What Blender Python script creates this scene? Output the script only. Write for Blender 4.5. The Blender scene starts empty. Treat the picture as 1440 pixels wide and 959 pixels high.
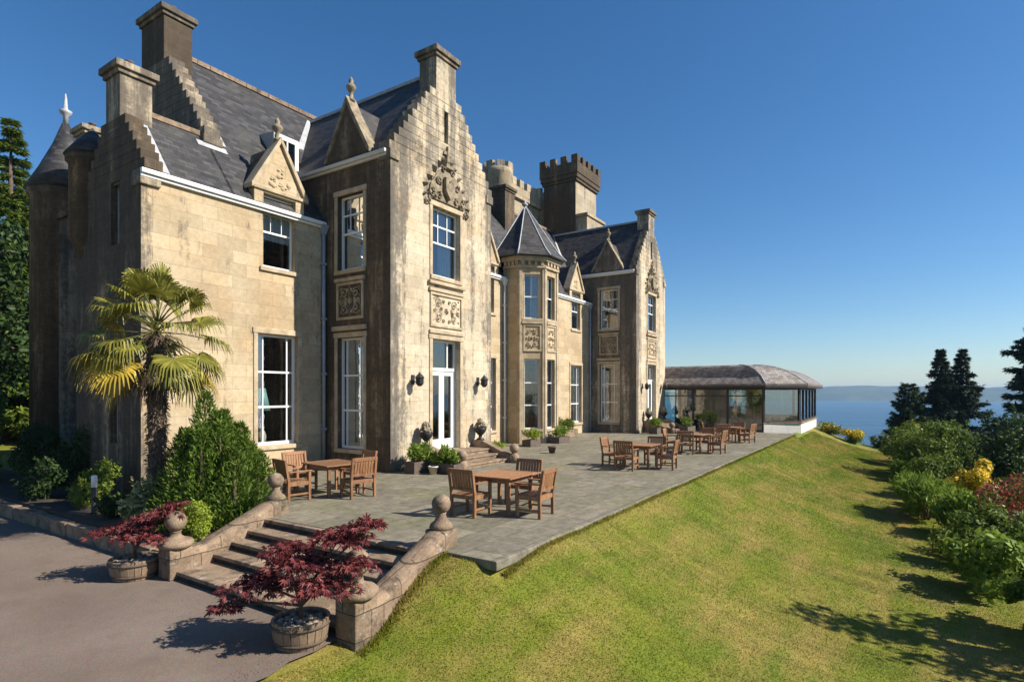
import bpy, bmesh, math, random
import numpy as np
from mathutils import Vector, Matrix

SC = bpy.context.scene
COL = SC.collection
R = math.radians
PI = math.pi
random.seed(7)

# ------------------------------------------------------------------ camera
cd = bpy.data.cameras.new('camera')
cam = bpy.data.objects.new('camera', cd)
COL.objects.link(cam)
cam.location = (0, 0, 2.4)
cam.rotation_euler = (R(90), 0, R(-56.8))
cd.sensor_width = 36
cd.lens = 36 * 810 / 1440
cd.shift_y = 0.051
cd.clip_start = 0.1
cd.clip_end = 20000
SC.camera = cam

# ------------------------------------------------------------------ sky, sun, exposure
SUN_EL, SUN_AZ = R(38), math.atan2(0.369, -0.93)
w = bpy.data.worlds.new('World')
SC.world = w
w.use_nodes = True
_n = w.node_tree
sky = _n.nodes.new('ShaderNodeTexSky')
sky.sky_type = 'NISHITA'
sky.sun_disc = False
sky.sun_elevation = SUN_EL
sky.sun_rotation = SUN_AZ
sky.altitude = 0
sky.air_density = 1.0
sky.dust_density = 0.35
sky.ozone_density = 5.0
_hs = _n.nodes.new('ShaderNodeHueSaturation')
_hs.inputs['Saturation'].default_value = 1.2
_n.links.new(sky.outputs[0], _hs.inputs['Color'])
_n.links.new(_hs.outputs[0], _n.nodes['Background'].inputs[0])
_n.nodes['Background'].inputs[1].default_value = 0.073
sl = bpy.data.lights.new('sun', 'SUN')
sl.energy = 4.6
sl.angle = R(0.5)
sl.color = (1.0, 0.93, 0.82)
sun = bpy.data.objects.new('sun', sl)
COL.objects.link(sun)
S = Vector((math.sin(SUN_AZ) * math.cos(SUN_EL), math.cos(SUN_AZ) * math.cos(SUN_EL), math.sin(SUN_EL)))
sun.rotation_euler = S.to_track_quat('Z', 'Y').to_euler()
sun.location = (10, -20, 40)
SC.view_settings.view_transform = 'Standard'
SC.view_settings.look = 'None'
SC.view_settings.gamma = 1
SC.view_settings.use_curve_mapping = False
SC.view_settings.exposure = 0.85
SC.render.engine = 'CYCLES'
SC.cycles.max_bounces = 8
SC.cycles.transparent_max_bounces = 16
SC.cycles.use_denoising = True
SC.cycles.caustics_reflective = False
SC.cycles.caustics_refractive = False


HAZE = 1.4e-4

# ------------------------------------------------------------------ mesh helpers
class MB:
    def __init__(self):
        self.v, self.f, self.s = [], [], []

    def add(self, vs, fs, M=None, smooth=False):
        b = len(self.v)
        if M is not None:
            vs = [M @ Vector(p) for p in vs]
        self.v += [tuple(p) for p in vs]
        self.f += [tuple(b + i for i in q) for q in fs]
        self.s += [smooth] * len(fs)
        return self

    def box(self, x0, x1, y0, y1, z0, z1, M=None):
        return self.add([(x0, y0, z0), (x1, y0, z0), (x1, y1, z0), (x0, y1, z0), (x0, y0, z1), (x1, y0, z1), (x1, y1, z1), (x0, y1, z1)],
                        [(0, 3, 2, 1), (4, 5, 6, 7), (0, 1, 5, 4), (1, 2, 6, 5), (2, 3, 7, 6), (3, 0, 4, 7)], M)

    def prism(self, poly, y0, y1, M=None):          # polygon in local x,z pushed along local y
        n = len(poly)
        vs = [(a, y0, b) for a, b in poly] + [(a, y1, b) for a, b in poly]
        return self.add(vs, [tuple(range(n)), tuple(range(2 * n - 1, n - 1, -1))] + [(i, (i + 1) % n, n + (i + 1) % n, n + i) for i in range(n)], M)

    def slab(self, poly, z0, z1, M=None):           # polygon in local x,y pushed along z
        n = len(poly)
        vs = [(a, b, z0) for a, b in poly] + [(a, b, z1) for a, b in poly]
        return self.add(vs, [tuple(range(n - 1, -1, -1)), tuple(range(n, 2 * n))] + [(i, (i + 1) % n, n + (i + 1) % n, n + i) for i in range(n)], M)

    def lathe(self, prof, c=(0, 0, 0), seg=24, M=None, smooth=True, ph=0):
        vs, fs = [], []
        k = len(prof)
        for i in range(seg):
            a = 2 * PI * i / seg + ph
            for r, z in prof:
                vs.append((c[0] + r * math.cos(a), c[1] + r * math.sin(a), c[2] + z))
        for i in range(seg):
            j = (i + 1) % seg
            for q in range(k - 1):
                fs.append((i * k + q, j * k + q, j * k + q + 1, i * k + q + 1))
        fs.append(tuple(i * k for i in range(seg - 1, -1, -1)))
        fs.append(tuple(i * k + k - 1 for i in range(seg)))
        return self.add(vs, fs, M, smooth)

    def ball(self, c, r, seg=20, M=None):
        rx, ry, rz = (r, r, r) if not hasattr(r, '__len__') else r
        n = max(6, seg // 2)
        vs = [(c[0], c[1], c[2] - rz)]
        for q in range(1, n):
            t = -PI / 2 + PI * q / n
            for i in range(seg):
                a = 2 * PI * i / seg
                vs.append((c[0] + rx * math.cos(t) * math.cos(a), c[1] + ry * math.cos(t) * math.sin(a), c[2] + rz * math.sin(t)))
        vs.append((c[0], c[1], c[2] + rz))
        fs = [(0, 1 + (i + 1) % seg, 1 + i) for i in range(seg)]
        for q in range(n - 2):
            for i in range(seg):
                j = (i + 1) % seg
                fs.append((1 + q * seg + i, 1 + q * seg + j, 1 + (q + 1) * seg + j, 1 + (q + 1) * seg + i))
        b = 1 + (n - 2) * seg
        fs += [(b + i, b + (i + 1) % seg, len(vs) - 1) for i in range(seg)]
        return self.add(vs, fs, M, True)

    def tube(self, pts, rad, seg=8, M=None):
        pts = [Vector(p) for p in pts]
        if not hasattr(rad, '__len__'):
            rad = [rad] * len(pts)
        vs, fs = [], []
        for i, p in enumerate(pts):
            d = (pts[min(i + 1, len(pts) - 1)] - pts[max(i - 1, 0)]).normalized()
            a = d.cross(Vector((0.13, 0.21, 1)) if abs(d.z) < 0.95 else Vector((1, 0.1, 0))).normalized()
            b = d.cross(a)
            for k in range(seg):
                t = 2 * PI * k / seg
                vs.append(tuple(p + (a * math.cos(t) + b * math.sin(t)) * rad[i]))
        for i in range(len(pts) - 1):
            for k in range(seg):
                j = (k + 1) % seg
                fs.append((i * seg + k, i * seg + j, (i + 1) * seg + j, (i + 1) * seg + k))
        fs.append(tuple(range(seg - 1, -1, -1)))
        fs.append(tuple((len(pts) - 1) * seg + k for k in range(seg)))
        return self.add(vs, fs, M, True)

    def build(self, name, mat, parent=None, bevel=0, recalc=True):
        me = bpy.data.meshes.new(name)
        me.from_pydata(self.v, [], self.f)
        me.polygons.foreach_set('use_smooth', self.s)
        if recalc:
            bm = bmesh.new()
            bm.from_mesh(me)
            bmesh.ops.recalc_face_normals(bm, faces=bm.faces)
            bm.to_mesh(me)
            bm.free()
        me.materials.append(mat)
        o = bpy.data.objects.new(name, me)
        COL.objects.link(o)
        if parent:
            o.parent = parent
        if bevel:
            b = o.modifiers.new('bevel', 'BEVEL')
            b.width = bevel
            b.segments = 2
            b.limit_method = 'ANGLE'
            b.angle_limit = R(40)
        return o


def empty(name, label, cat, loc=(0, 0, 0), rz=0, group=None):
    o = bpy.data.objects.new(name, None)
    COL.objects.link(o)
    o.location = loc
    o.rotation_euler = (0, 0, rz)
    o.empty_display_size = 0.3
    return tag(o, label, cat, group)


def tag(o, label, cat, group=None):
    o['label'] = label
    o['category'] = cat
    if group:
        o['group'] = group
    return o


def kind(o, k):
    o['kind'] = k
    return o


def dup(root, loc, rz, label, group=None):
    r = root.copy()
    COL.objects.link(r)
    r.location = loc
    r.rotation_euler = (0, 0, rz)
    r['label'] = label
    if group:
        r['group'] = group
    for ch in list(root.children):
        c = ch.copy()
        COL.objects.link(c)
        c.parent = r
        for g in list(ch.children):
            d = g.copy()
            COL.objects.link(d)
            d.parent = c
    return r


def frame(o, u, n):                                   # local x along the wall, y into the wall, z up
    u, n = Vector(u).normalized(), Vector(n).normalized()
    return Matrix(((u.x, n.x, 0, o[0]), (u.y, n.y, 0, o[1]), (u.z, n.z, 1, o[2]), (0, 0, 0, 1)))


# ------------------------------------------------------------------ materials
class NT:
    def __init__(self, name):
        self.m = bpy.data.materials.new(name)
        self.m.use_nodes = True
        self.t = self.m.node_tree
        self.t.nodes.clear()
        self.out = self.t.nodes.new('ShaderNodeOutputMaterial')

    def n(self, typ, ins=None, out=0, **props):
        nd = self.t.nodes.new('ShaderNode' + typ)
        for k, v in props.items():
            setattr(nd, k, v)
        for k, v in (ins or {}).items():
            if isinstance(v, bpy.types.NodeSocket):
                self.t.links.new(v, nd.inputs[k])
            else:
                nd.inputs[k].default_value = v
        return nd if out is None else nd.outputs[out]

    def math(self, op, a, b=0.0, c=None):
        d = {0: a, 1: b}
        if c is not None:
            d[2] = c
        return self.n('Math', d, operation=op)

    def noise(self, vec, scale, detail=4, rough=0.55, out=0, dist=0.0):
        return self.n('TexNoise', {'Vector': vec, 'Scale': scale, 'Detail': detail, 'Roughness': rough, 'Distortion': dist}, out)

    def ramp(self, fac, stops):
        nd = self.n('ValToRGB', {0: fac}, None)
        cr = nd.color_ramp
        while len(cr.elements) < len(stops):
            cr.elements.new(0.5)
        for e, (p, c) in zip(cr.elements, stops):
            e.position = p
            e.color = (c, c, c, 1) if not hasattr(c, '__len__') else (*c, 1)
        return nd.outputs[0]

    def mix(self, fac, a, b, blend='MIX'):
        nd = self.t.nodes.new('ShaderNodeMix')
        nd.data_type = 'RGBA'
        nd.blend_type = blend
        for i, v in ((0, fac), (6, a), (7, b)):
            if isinstance(v, bpy.types.NodeSocket):
                self.t.links.new(v, nd.inputs[i])
            else:
                nd.inputs[i].default_value = v if i == 0 else (*v, 1)
        return nd.outputs[2]

    def bump(self, h, strength=0.3, dist=0.02):
        return self.n('Bump', {'Height': h, 'Strength': strength, 'Distance': dist})

    def pos(self):
        return self.n('NewGeometry', out=0)

    def obj(self):
        return self.n('TexCoord', out=3)

    def wallvec(self):
        g = self.n('NewGeometry', out=None)
        p = self.n('SeparateXYZ', {0: g.outputs['Position']}, None)
        nn = self.n('SeparateXYZ', {0: g.outputs['True Normal']}, None)
        sel = self.math('GREATER_THAN', self.math('ABSOLUTE', nn.outputs[0]), self.math('ABSOLUTE', nn.outputs[1]))
        a = self.math('MULTIPLY', sel, p.outputs[1])
        b = self.math('MULTIPLY', self.math('SUBTRACT', 1.0, sel), p.outputs[0])
        u = self.math('ADD', a, b)
        return self.n('CombineXYZ', {0: u, 1: p.outputs[2], 2: sel}), p.outputs[2]

    def principled(self, col, rough=0.7, normal=None, **kw):
        ins = {'Base Color': col if isinstance(col, bpy.types.NodeSocket) else (*col, 1), 'Roughness': rough}
        if normal is not None:
            ins['Normal'] = normal
        for k, v in kw.items():
            ins[k.replace('_', ' ')] = v
        return self.n('BsdfPrincipled', ins)

    def done(self, sh):
        self.t.links.new(sh, self.out.inputs[0])
        return self.m


def stone_mat(name, light, dark, soot, bw=0.85, bh=0.36, sootcol=(0.042, 0.038, 0.034), warm=(0.50, 0.36, 0.215), edges=(), high=0.5):
    t = NT(name)
    v, z = t.wallvec()
    p = t.pos()
    jit = t.n('VectorMath', {0: v, 1: t.n('VectorMath', {0: t.noise(p, 3.0, 2, out=1), 1: (0.02, 0.02, 0)}, operation='MULTIPLY')}, operation='ADD')
    br = t.n('TexBrick', {'Vector': jit, 'Color1': (0, 0, 0, 1), 'Color2': (1, 1, 1, 1), 'Mortar': (0.5, 0.5, 0.5, 1), 'Scale': 1.0, 'Mortar Size': 0.007,
                          'Mortar Smooth': 0.3, 'Bias': 0.0, 'Brick Width': bw, 'Row Height': bh}, None)
    blk = br.outputs['Color']
    mort = br.outputs['Fac']
    big = t.noise(p, 0.55, 5, 0.6)
    c = t.mix(t.ramp(big, [(0.35, 0.0), (0.65, 1.0)]), dark, light)
    c = t.mix(t.math('MULTIPLY', t.ramp(t.noise(p, 0.9, 3, out=0), [(0.5, 0.0), (0.72, 1.0)]), 0.75), c, warm)
    c = c
    c = t.mix(0.4, c, t.mix(blk, (0.62, 0.6, 0.56), (1.25, 1.22, 1.15)), 'MULTIPLY')
    c = t.mix(0.6, c, t.ramp(t.noise(p, 9.0, 5, 0.7), [(0.3, 0.72), (0.7, 1.2)]), 'MULTIPLY')
    # soot and lichen: large ragged patches, more of them high up
    st = t.n('Mapping', {0: p, 3: (1.0, 1.0, 0.4)})
    s1 = t.n('MapRange', {0: t.noise(st, 0.7, 10, 0.78, dist=0.2), 1: 0.3, 2: 0.7, 3: -0.6, 4: 0.6}, clamp=False)
    s2 = t.n('MapRange', {0: t.noise(t.n('Mapping', {0: p, 3: (2.6, 2.6, 0.13)}), 1.0, 6, 0.68), 1: 0.3, 2: 0.7, 3: -0.55, 4: 0.55}, clamp=False)
    s3 = t.n('MapRange', {0: t.noise(p, 6.0, 8, 0.8), 1: 0.3, 2: 0.7, 3: -0.33, 4: 0.33}, clamp=False)
    hi = t.n('MapRange', {0: z, 1: 5.0, 2: 14.0, 3: 0.0, 4: high})
    lo = t.n('MapRange', {0: z, 1: -0.5, 2: 0.9, 3: 0.22, 4: 0.0})
    sf = t.math('ADD', t.math('ADD', t.math('ADD', s1, s2), t.math('ADD', s3, hi)), t.math('ADD', lo, soot))
    for xe, wd in edges:
        px = t.n('SeparateXYZ', {0: p}, 0)
        sf = t.math('ADD', sf, t.n('MapRange', {0: t.math('ABSOLUTE', t.math('SUBTRACT', px, xe)), 1: 0.0, 2: wd, 3: 0.75, 4: 0.0}))
    sf = t.ramp(sf, [(0.0, 0.0), (0.45, 0.8), (0.95, 1.0)])
    sc = t.mix(t.noise(p, 5.0, 4), sootcol, tuple(x * 2.6 for x in sootcol))
    c = t.mix(t.math('MULTIPLY', sf, 0.92), c, sc)
    c = t.mix(t.math('MULTIPLY', mort, 0.42), c, (0.16, 0.13, 0.10))
    h = t.math('ADD', t.math('MULTIPLY', mort, -0.5), t.math('ADD', t.math('MULTIPLY', t.noise(p, 14, 6, 0.7), 0.5), t.math('MULTIPLY', blk, 0.25)))
    return t.done(t.principled(c, 0.88, t.bump(h, 0.45, 0.02), Specular_IOR_Level=0.2))


def simple(name, col, rough=0.6, var=0.25, scale=6.0, bump=0.15, metallic=0.0, spec=0.4, detail=5, bscale=None):
    t = NT(name)
    p = t.obj()
    nz = t.noise(p, scale, detail, 0.65)
    c = t.mix(t.ramp(nz, [(0.3, 0.0), (0.7, 1.0)]), tuple(x * (1 - var) for x in col), tuple(min(1, x * (1 + var)) for x in col))
    nb = t.noise(p, bscale or scale * 4, 5, 0.65)
    return t.done(t.principled(c, rough, t.bump(nb, bump, 0.01) if bump else None, Metallic=metallic, Specular_IOR_Level=spec))


def slate_mat(name, cols, bw=0.32, bh=0.17, lichen=(0.22, 0.2, 0.15)):
    t = NT(name)
    v, z = t.wallvec()
    p = t.pos()
    br = t.n('TexBrick', {'Vector': v, 'Color1': (0, 0, 0, 1), 'Color2': (1, 1, 1, 1), 'Mortar': (0.5, 0.5, 0.5, 1), 'Scale': 1.0, 'Mortar Size': 0.008,
                          'Mortar Smooth': 0.2, 'Brick Width': bw, 'Row Height': bh}, None)
    blk = br.outputs['Color']
    c = t.ramp(blk, [(0.0, cols[0]), (0.5, cols[1]), (1.0, cols[2])])
    c = t.mix(t.ramp(t.noise(p, 1.1, 6, 0.7), [(0.45, 0.0), (0.75, 0.6)]), c, lichen)
    c = t.mix(0.5, c, t.ramp(t.noise(p, 12, 4, 0.7), [(0.3, 0.65), (0.7, 1.3)]), 'MULTIPLY')
    c = t.mix(t.math('MULTIPLY', br.outputs['Fac'], 0.6), c, (0.02, 0.02, 0.02))
    h = t.math('ADD', t.math('MULTIPLY', br.outputs['Fac'], -1.0), t.math('MULTIPLY', blk, 0.7))
    return t.done(t.principled(c, 0.6, t.bump(h, 0.5, 0.02), Specular_IOR_Level=0.35))


def leaf_mat(name, a, b, rough=0.5, trans=0.25, spec=0.35):
    t = NT(name)
    tint = t.n('Attribute', out=2, attribute_name='tint')
    c = t.mix(tint, a, b)
    c = t.mix(0.5, c, t.ramp(t.noise(t.obj(), 2.2, 3), [(0.3, 0.6), (0.7, 1.3)]), 'MULTIPLY')
    pr = t.principled(c, rough, Specular_IOR_Level=spec)
    tr = t.n('BsdfTranslucent', {0: c})
    return t.done(t.n('MixShader', {0: trans, 1: pr, 2: tr}))


def wood_mat(name, a, b):
    t = NT(name)
    p = t.n('Mapping', {0: t.obj(), 3: (3, 3, 0.6)})
    nz = t.noise(p, 7, 6, 0.7, dist=0.6)
    c = t.mix(t.ramp(nz, [(0.3, 0.0), (0.7, 1.0)]), a, b)
    rnd = t.n('ObjectInfo', out=5)
    c = t.mix(0.7, c, t.mix(rnd, (0.75, 0.75, 0.78), (1.2, 1.15, 1.1)), 'MULTIPLY')
    return t.done(t.principled(c, 0.55, t.bump(nz, 0.2, 0.005), Specular_IOR_Level=0.3))


def glass_mat(name, tint=(0.75, 0.8, 0.8), base=0.06):
    t = NT(name)
    wob = t.bump(t.noise(t.pos(), 2.3, 3), 0.12, 0.03)
    fr = t.n('Fresnel', {0: 1.5, 1: wob})
    fac = t.math('ADD', t.math('MULTIPLY', fr, 1.6), base)
    gl = t.n('BsdfGlossy', {0: (0.95, 0.97, 1, 1), 1: 0.015, 'Normal': wob})
    tr = t.n('BsdfTransparent', {0: (*tint, 1)})
    return t.done(t.n('MixShader', {0: fac, 1: tr, 2: gl}))


M = {}
M['stone'] = stone_mat('buff sandstone', (0.565, 0.485, 0.36), (0.465, 0.385, 0.275), -0.13, edges=((12.55, 0.9), (32.8, 0.8), (17.8, 0.7)), high=0.62)
M['stone_clean'] = stone_mat('clean sandstone', (0.50, 0.41, 0.28), (0.405, 0.305, 0.185), -0.34, edges=((6.95, 0.5),), high=0.25)
M['stone_tower'] = stone_mat('grey tower stone', (0.42, 0.36, 0.27), (0.33, 0.275, 0.195), -0.25, high=0.15)
M['stone_soot_shade'] = stone_mat('soot and shade sandstone', (0.27, 0.21, 0.14), (0.19, 0.14, 0.09), 0.62, high=0.2, sootcol=(0.032, 0.024, 0.017))  # soot, taken darker so the shade of left-facing walls is in the colour
M['stone_rough'] = stone_mat('rough weathered stone', (0.44, 0.37, 0.275), (0.3, 0.24, 0.17), 0.28, 0.5, 0.27, (0.045, 0.038, 0.032), (0.4, 0.33, 0.22), high=0.25)
M['trim'] = simple('carved sandstone', (0.42, 0.335, 0.225), 0.85, 0.3, 3, 0.3, spec=0.2)
M['carving'] = simple('weathered carved stone', (0.24, 0.195, 0.135), 0.9, 0.5, 5, 0.5, spec=0.2)


def garden_stone(name='garden sandstone', joints=False):
    t = NT(name)
    p = t.pos()
    c = t.mix(t.ramp(t.noise(p, 2.0, 5, 0.65), [(0.35, 0.0), (0.65, 1.0)]), (0.20, 0.14, 0.095), (0.33, 0.24, 0.165))
    c = t.mix(t.ramp(t.noise(p, 3.2, 9, 0.75), [(0.5, 0.0), (0.62, 0.75), (0.75, 0.9)]), c, (0.06, 0.05, 0.04))
    c = t.mix(t.ramp(t.noise(p, 6.5, 6, 0.7), [(0.6, 0.0), (0.68, 0.7)]), c, (0.46, 0.43, 0.36))
    c = t.mix(t.ramp(t.noise(p, 1.3, 6, 0.7), [(0.55, 0.0), (0.7, 0.45)]), c, (0.10, 0.11, 0.04))
    c = t.mix(0.6, c, t.ramp(t.noise(p, 30, 5, 0.75), [(0.3, 0.6), (0.7, 1.3)]), 'MULTIPLY')
    h = t.math('ADD', t.noise(p, 22, 6, 0.75), t.math('MULTIPLY', t.noise(p, 5, 5, 0.7), 1.5))
    if joints:
        v, z = t.wallvec()
        v = t.n('VectorMath', {0: v, 1: t.n('VectorMath', {0: t.noise(p, 4.0, 2, out=1), 1: (0.03, 0.03, 0)}, operation='MULTIPLY')}, operation='ADD')
        br = t.n('TexBrick', {'Vector': v, 'Color1': (0, 0, 0, 1), 'Color2': (1, 1, 1, 1), 'Mortar': (0.5, 0.5, 0.5, 1), 'Scale': 1.0, 'Mortar Size': 0.009, 'Mortar Smooth': 0.3,
                              'Brick Width': 0.72, 'Row Height': 0.34}, None)
        c = t.mix(0.4, c, t.mix(br.outputs['Color'], (0.6, 0.6, 0.6), (1.3, 1.27, 1.2)), 'MULTIPLY')
        c = t.mix(t.math('MULTIPLY', br.outputs['Fac'], 0.8), c, (0.05, 0.045, 0.03))
        h = t.math('ADD', h, t.math('MULTIPLY', br.outputs['Fac'], -3.0))
    return t.done(t.principled(c, 0.9, t.bump(h, 0.6, 0.02), Specular_IOR_Level=0.15))


M['garden_stone'] = garden_stone()
M['garden_wall'] = garden_stone('jointed garden stone', True)
M['riser'] = simple('shade toned riser stone', (0.055, 0.045, 0.034), 0.95, 0.5, 5, 0.5, spec=0.1)  # step stone with the shade of the left-facing risers put into its colour
M['slate'] = slate_mat('slate', ((0.02, 0.02, 0.022), (0.038, 0.037, 0.039), (0.075, 0.071, 0.071)), 0.26, 0.125, (0.085, 0.077, 0.06))
M['shingle'] = slate_mat('grey brown shingle', ((0.13, 0.108, 0.096), (0.205, 0.175, 0.155), (0.31, 0.275, 0.25)), 0.2, 0.12, (0.2, 0.17, 0.145))
M['lead'] = simple('lead', (0.36, 0.37, 0.38), 0.55, 0.25, 5, 0.1)
M['white'] = simple('white paint', (0.78, 0.78, 0.76), 0.4, 0.05, 4, 0.04)
M['grey_paint'] = simple('grey paint', (0.30, 0.32, 0.35), 0.5, 0.12, 4, 0.05)
M['glass'] = glass_mat('window glass', base=0.10)
M['pav_glass'] = glass_mat('pavilion glass', (0.5, 0.72, 0.66), 0.16)
M['curtain'] = simple('curtain cloth', (0.55, 0.52, 0.46), 0.9, 0.12, 4, 0.1)
M['net'] = simple('net curtain', (0.75, 0.75, 0.74), 0.9, 0.06, 9, 0.1)
M['darkwood'] = simple('dark floor', (0.07, 0.045, 0.03), 0.5, 0.3, 5, 0.1)
M['iron'] = simple('black iron', (0.018, 0.017, 0.017), 0.5, 0.3, 6, 0.1)
M['bronze'] = simple('dark bronze frame', (0.045, 0.034, 0.027), 0.5, 0.2, 5, 0.05)
M['render'] = simple('pale render', (0.60, 0.57, 0.51), 0.85, 0.1, 3, 0.1)
M['teak'] = wood_mat('teak', (0.15, 0.07, 0.032), (0.36, 0.19, 0.095))
M['barrel'] = wood_mat('barrel oak', (0.13, 0.09, 0.06), (0.27, 0.20, 0.14))
M['soil'] = simple('soil', (0.05, 0.038, 0.028), 0.95, 0.4, 8, 0.8)
M['bark'] = simple('bark', (0.10, 0.07, 0.05), 0.9, 0.4, 10, 0.8)
M['pot'] = simple('terracotta', (0.10, 0.075, 0.06), 0.8, 0.3, 6, 0.2)
M['pale_pot'] = simple('pale glaze', (0.6, 0.53, 0.42), 0.4, 0.1, 5, 0.05)
M['pebble'] = simple('pebbles', (0.24, 0.2, 0.16), 0.85, 0.4, 9, 0.3)


def ground_mat():
    t = NT('mown grass')
    p = t.pos()
    n1 = t.noise(p, 0.5, 5, 0.6)
    n2 = t.noise(t.n('Mapping', {0: p, 2: (0, 0, 0.5), 3: (0.3, 1.0, 1.0)}), 0.9, 7, 0.7)
    n3 = t.noise(p, 30, 4, 0.7)
    c = t.mix(t.ramp(n1, [(0.35, 0.0), (0.65, 1.0)]), (0.095, 0.135, 0.01), (0.155, 0.17, 0.016))
    c = t.mix(t.ramp(n2, [(0.43, 0.0), (0.62, 0.9)]), c, (0.25, 0.195, 0.05))
    c = t.mix(0.7, c, t.ramp(n3, [(0.3, 0.55), (0.7, 1.35)]), 'MULTIPLY')
    st = t.noise(t.n('Mapping', {0: p, 2: (0, 0, 0.45), 3: (3.0, 0.3, 1.0)}), 1.0, 5, 0.65)
    c = t.mix(0.8, c, t.ramp(st, [(0.3, 0.72), (0.7, 1.28)]), 'MULTIPLY')
    # rough ground away from the garden
    s = t.n('SeparateXYZ', {0: p}, None)
    far = t.math('MAXIMUM', t.n('MapRange', {0: s.outputs[0], 1: 47.0, 2: 50.0, 3: 0.0, 4: 1.0}), t.n('MapRange', {0: s.outputs[1], 1: -2.0, 2: -4.0, 3: 0.0, 4: 1.0}))
    c = t.mix(t.math('MULTIPLY', far, 0.9), c, (0.035, 0.05, 0.015))
    return t.done(t.principled(c, 0.8, t.bump(n3, 0.6, 0.03), Specular_IOR_Level=0.2))


def drive_mat():
    t = NT('worn tarmac')
    p = t.pos()
    c = t.mix(t.ramp(t.noise(p, 0.5, 5, 0.6), [(0.3, 0.0), (0.7, 1.0)]), (0.15, 0.112, 0.088), (0.215, 0.168, 0.136))
    c = t.mix(0.75, c, t.ramp(t.noise(p, 90, 3, 0.8), [(0.3, 0.5), (0.7, 1.45)]), 'MULTIPLY')
    vo = t.n('TexVoronoi', {'Vector': p, 'Scale': 70.0}, 1)
    c = t.mix(0.22, c, vo, 'OVERLAY')
    c = t.mix(t.ramp(t.noise(p, 1.7, 6, 0.75), [(0.52, 0.0), (0.66, 0.5)]), c, (0.14, 0.11, 0.08))
    return t.done(t.principled(c, 0.9, t.bump(t.noise(p, 90, 4, 0.8), 0.5, 0.015), Specular_IOR_Level=0.2))


def flag_mat():
    t = NT('stone flags')
    p = t.pos()
    q = t.n('VectorMath', {0: p, 1: t.n('VectorMath', {0: t.noise(p, 1.5, 2, out=1), 1: (0.06, 0.06, 0)}, operation='MULTIPLY')}, operation='ADD')
    br = t.n('TexBrick', {'Vector': q, 'Color1': (0, 0, 0, 1), 'Color2': (1, 1, 1, 1), 'Mortar': (0.5, 0.5, 0.5, 1), 'Scale': 1.0, 'Mortar Size': 0.012,
                          'Mortar Smooth': 0.4, 'Brick Width': 0.95, 'Row Height': 0.6}, None)
    c = t.ramp(br.outputs['Color'], [(0.0, (0.155, 0.138, 0.104)), (0.5, (0.185, 0.165, 0.125)), (1.0, (0.235, 0.205, 0.152))])
    c = t.mix(t.ramp(t.noise(p, 0.7, 6, 0.65), [(0.46, 0.0), (0.66, 0.7)]), c, (0.165, 0.16, 0.085))
    c = t.mix(0.85, c, t.ramp(t.noise(p, 4, 8, 0.78), [(0.32, 0.45), (0.68, 1.45)]), 'MULTIPLY')
    c = t.mix(t.math('MULTIPLY', t.math('MULTIPLY', br.outputs['Fac'], t.ramp(t.noise(p, 1.1, 4), [(0.35, 0.3), (0.65, 1.0)])), 0.8), c, (0.075, 0.08, 0.04))
    h = t.math('ADD', t.math('MULTIPLY', br.outputs['Fac'], -0.8), t.math('MULTIPLY', t.noise(p, 8, 5, 0.7), 0.6))
    return t.done(t.principled(c, 0.8, t.bump(h, 0.5, 0.02), Specular_IOR_Level=0.25))


def sea_mat():
    t = NT('sea water')
    p = t.n('Mapping', {0: t.pos(), 3: (1.0, 0.45, 1.0)})
    h = t.math('ADD', t.noise(p, 0.09, 5, 0.6), t.math('MULTIPLY', t.noise(p, 0.012, 4, 0.6), 2.0))
    c = t.mix(t.ramp(t.noise(t.n('Mapping', {0: t.pos(), 2: (0, 0, 0.3), 3: (1.0, 0.22, 1.0)}), 0.006, 6, 0.7), [(0.35, 0.0), (0.65, 1.0)]), (0.015, 0.052, 0.10), (0.035, 0.10, 0.165))
    return t.done(t.principled(c, 0.32, t.bump(h, 1.0, 6.0), Specular_IOR_Level=0.35))


def hill_mat():
    t = NT('far hills')
    p = t.pos()
    c = t.mix(t.ramp(t.noise(p, 0.006, 5, 0.6), [(0.4, 0.0), (0.6, 1.0)]), (0.03, 0.045, 0.02), (0.09, 0.10, 0.045))
    return t.done(t.principled(c, 0.9, Specular_IOR_Level=0.1))


# ------------------------------------------------------------------ terrain
def sstep(a, b, x):
    t = np.clip((x - a) / (b - a), 0, 1)
    return t * t * (3 - 2 * t)


def ground_h(x, y):
    x = np.asarray(x, float)
    y = np.asarray(y, float)
    top = -0.74 + 0.69 * sstep(4.8, 6.75, x)
    edge = 5.75 - 1.07 * sstep(4.6, 8.2, x)
    s = np.clip((edge - y) / 5.4, 0, 1)
    f = 1 - (1 - s) ** 1.9
    bot = -1.6
    z = top + (bot - top) * f
    z = z - 0.10 * np.clip(-0.4 - y, 0, 6) - 0.30 * np.clip(-6.4 - y, 0, 200)
    z = z + 0.03 * np.sin(x * 0.31 + y * 0.5) * s + 0.012 * np.sin(x * 0.9 - y * 0.7) * s
    inside = np.where(x < 6.95, y > 5.97, y > 4.95)
    z = np.where(inside, np.where(x < 6.9, -0.76, -0.45), z)
    z = z + 0.06 * np.clip(y - 45, 0, 300)
    z = z - 0.28 * np.clip(x - 49.5, 0, 400)
    return np.maximum(z, -60)


def gz(x, y):
    return float(ground_h(x, y))


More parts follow.
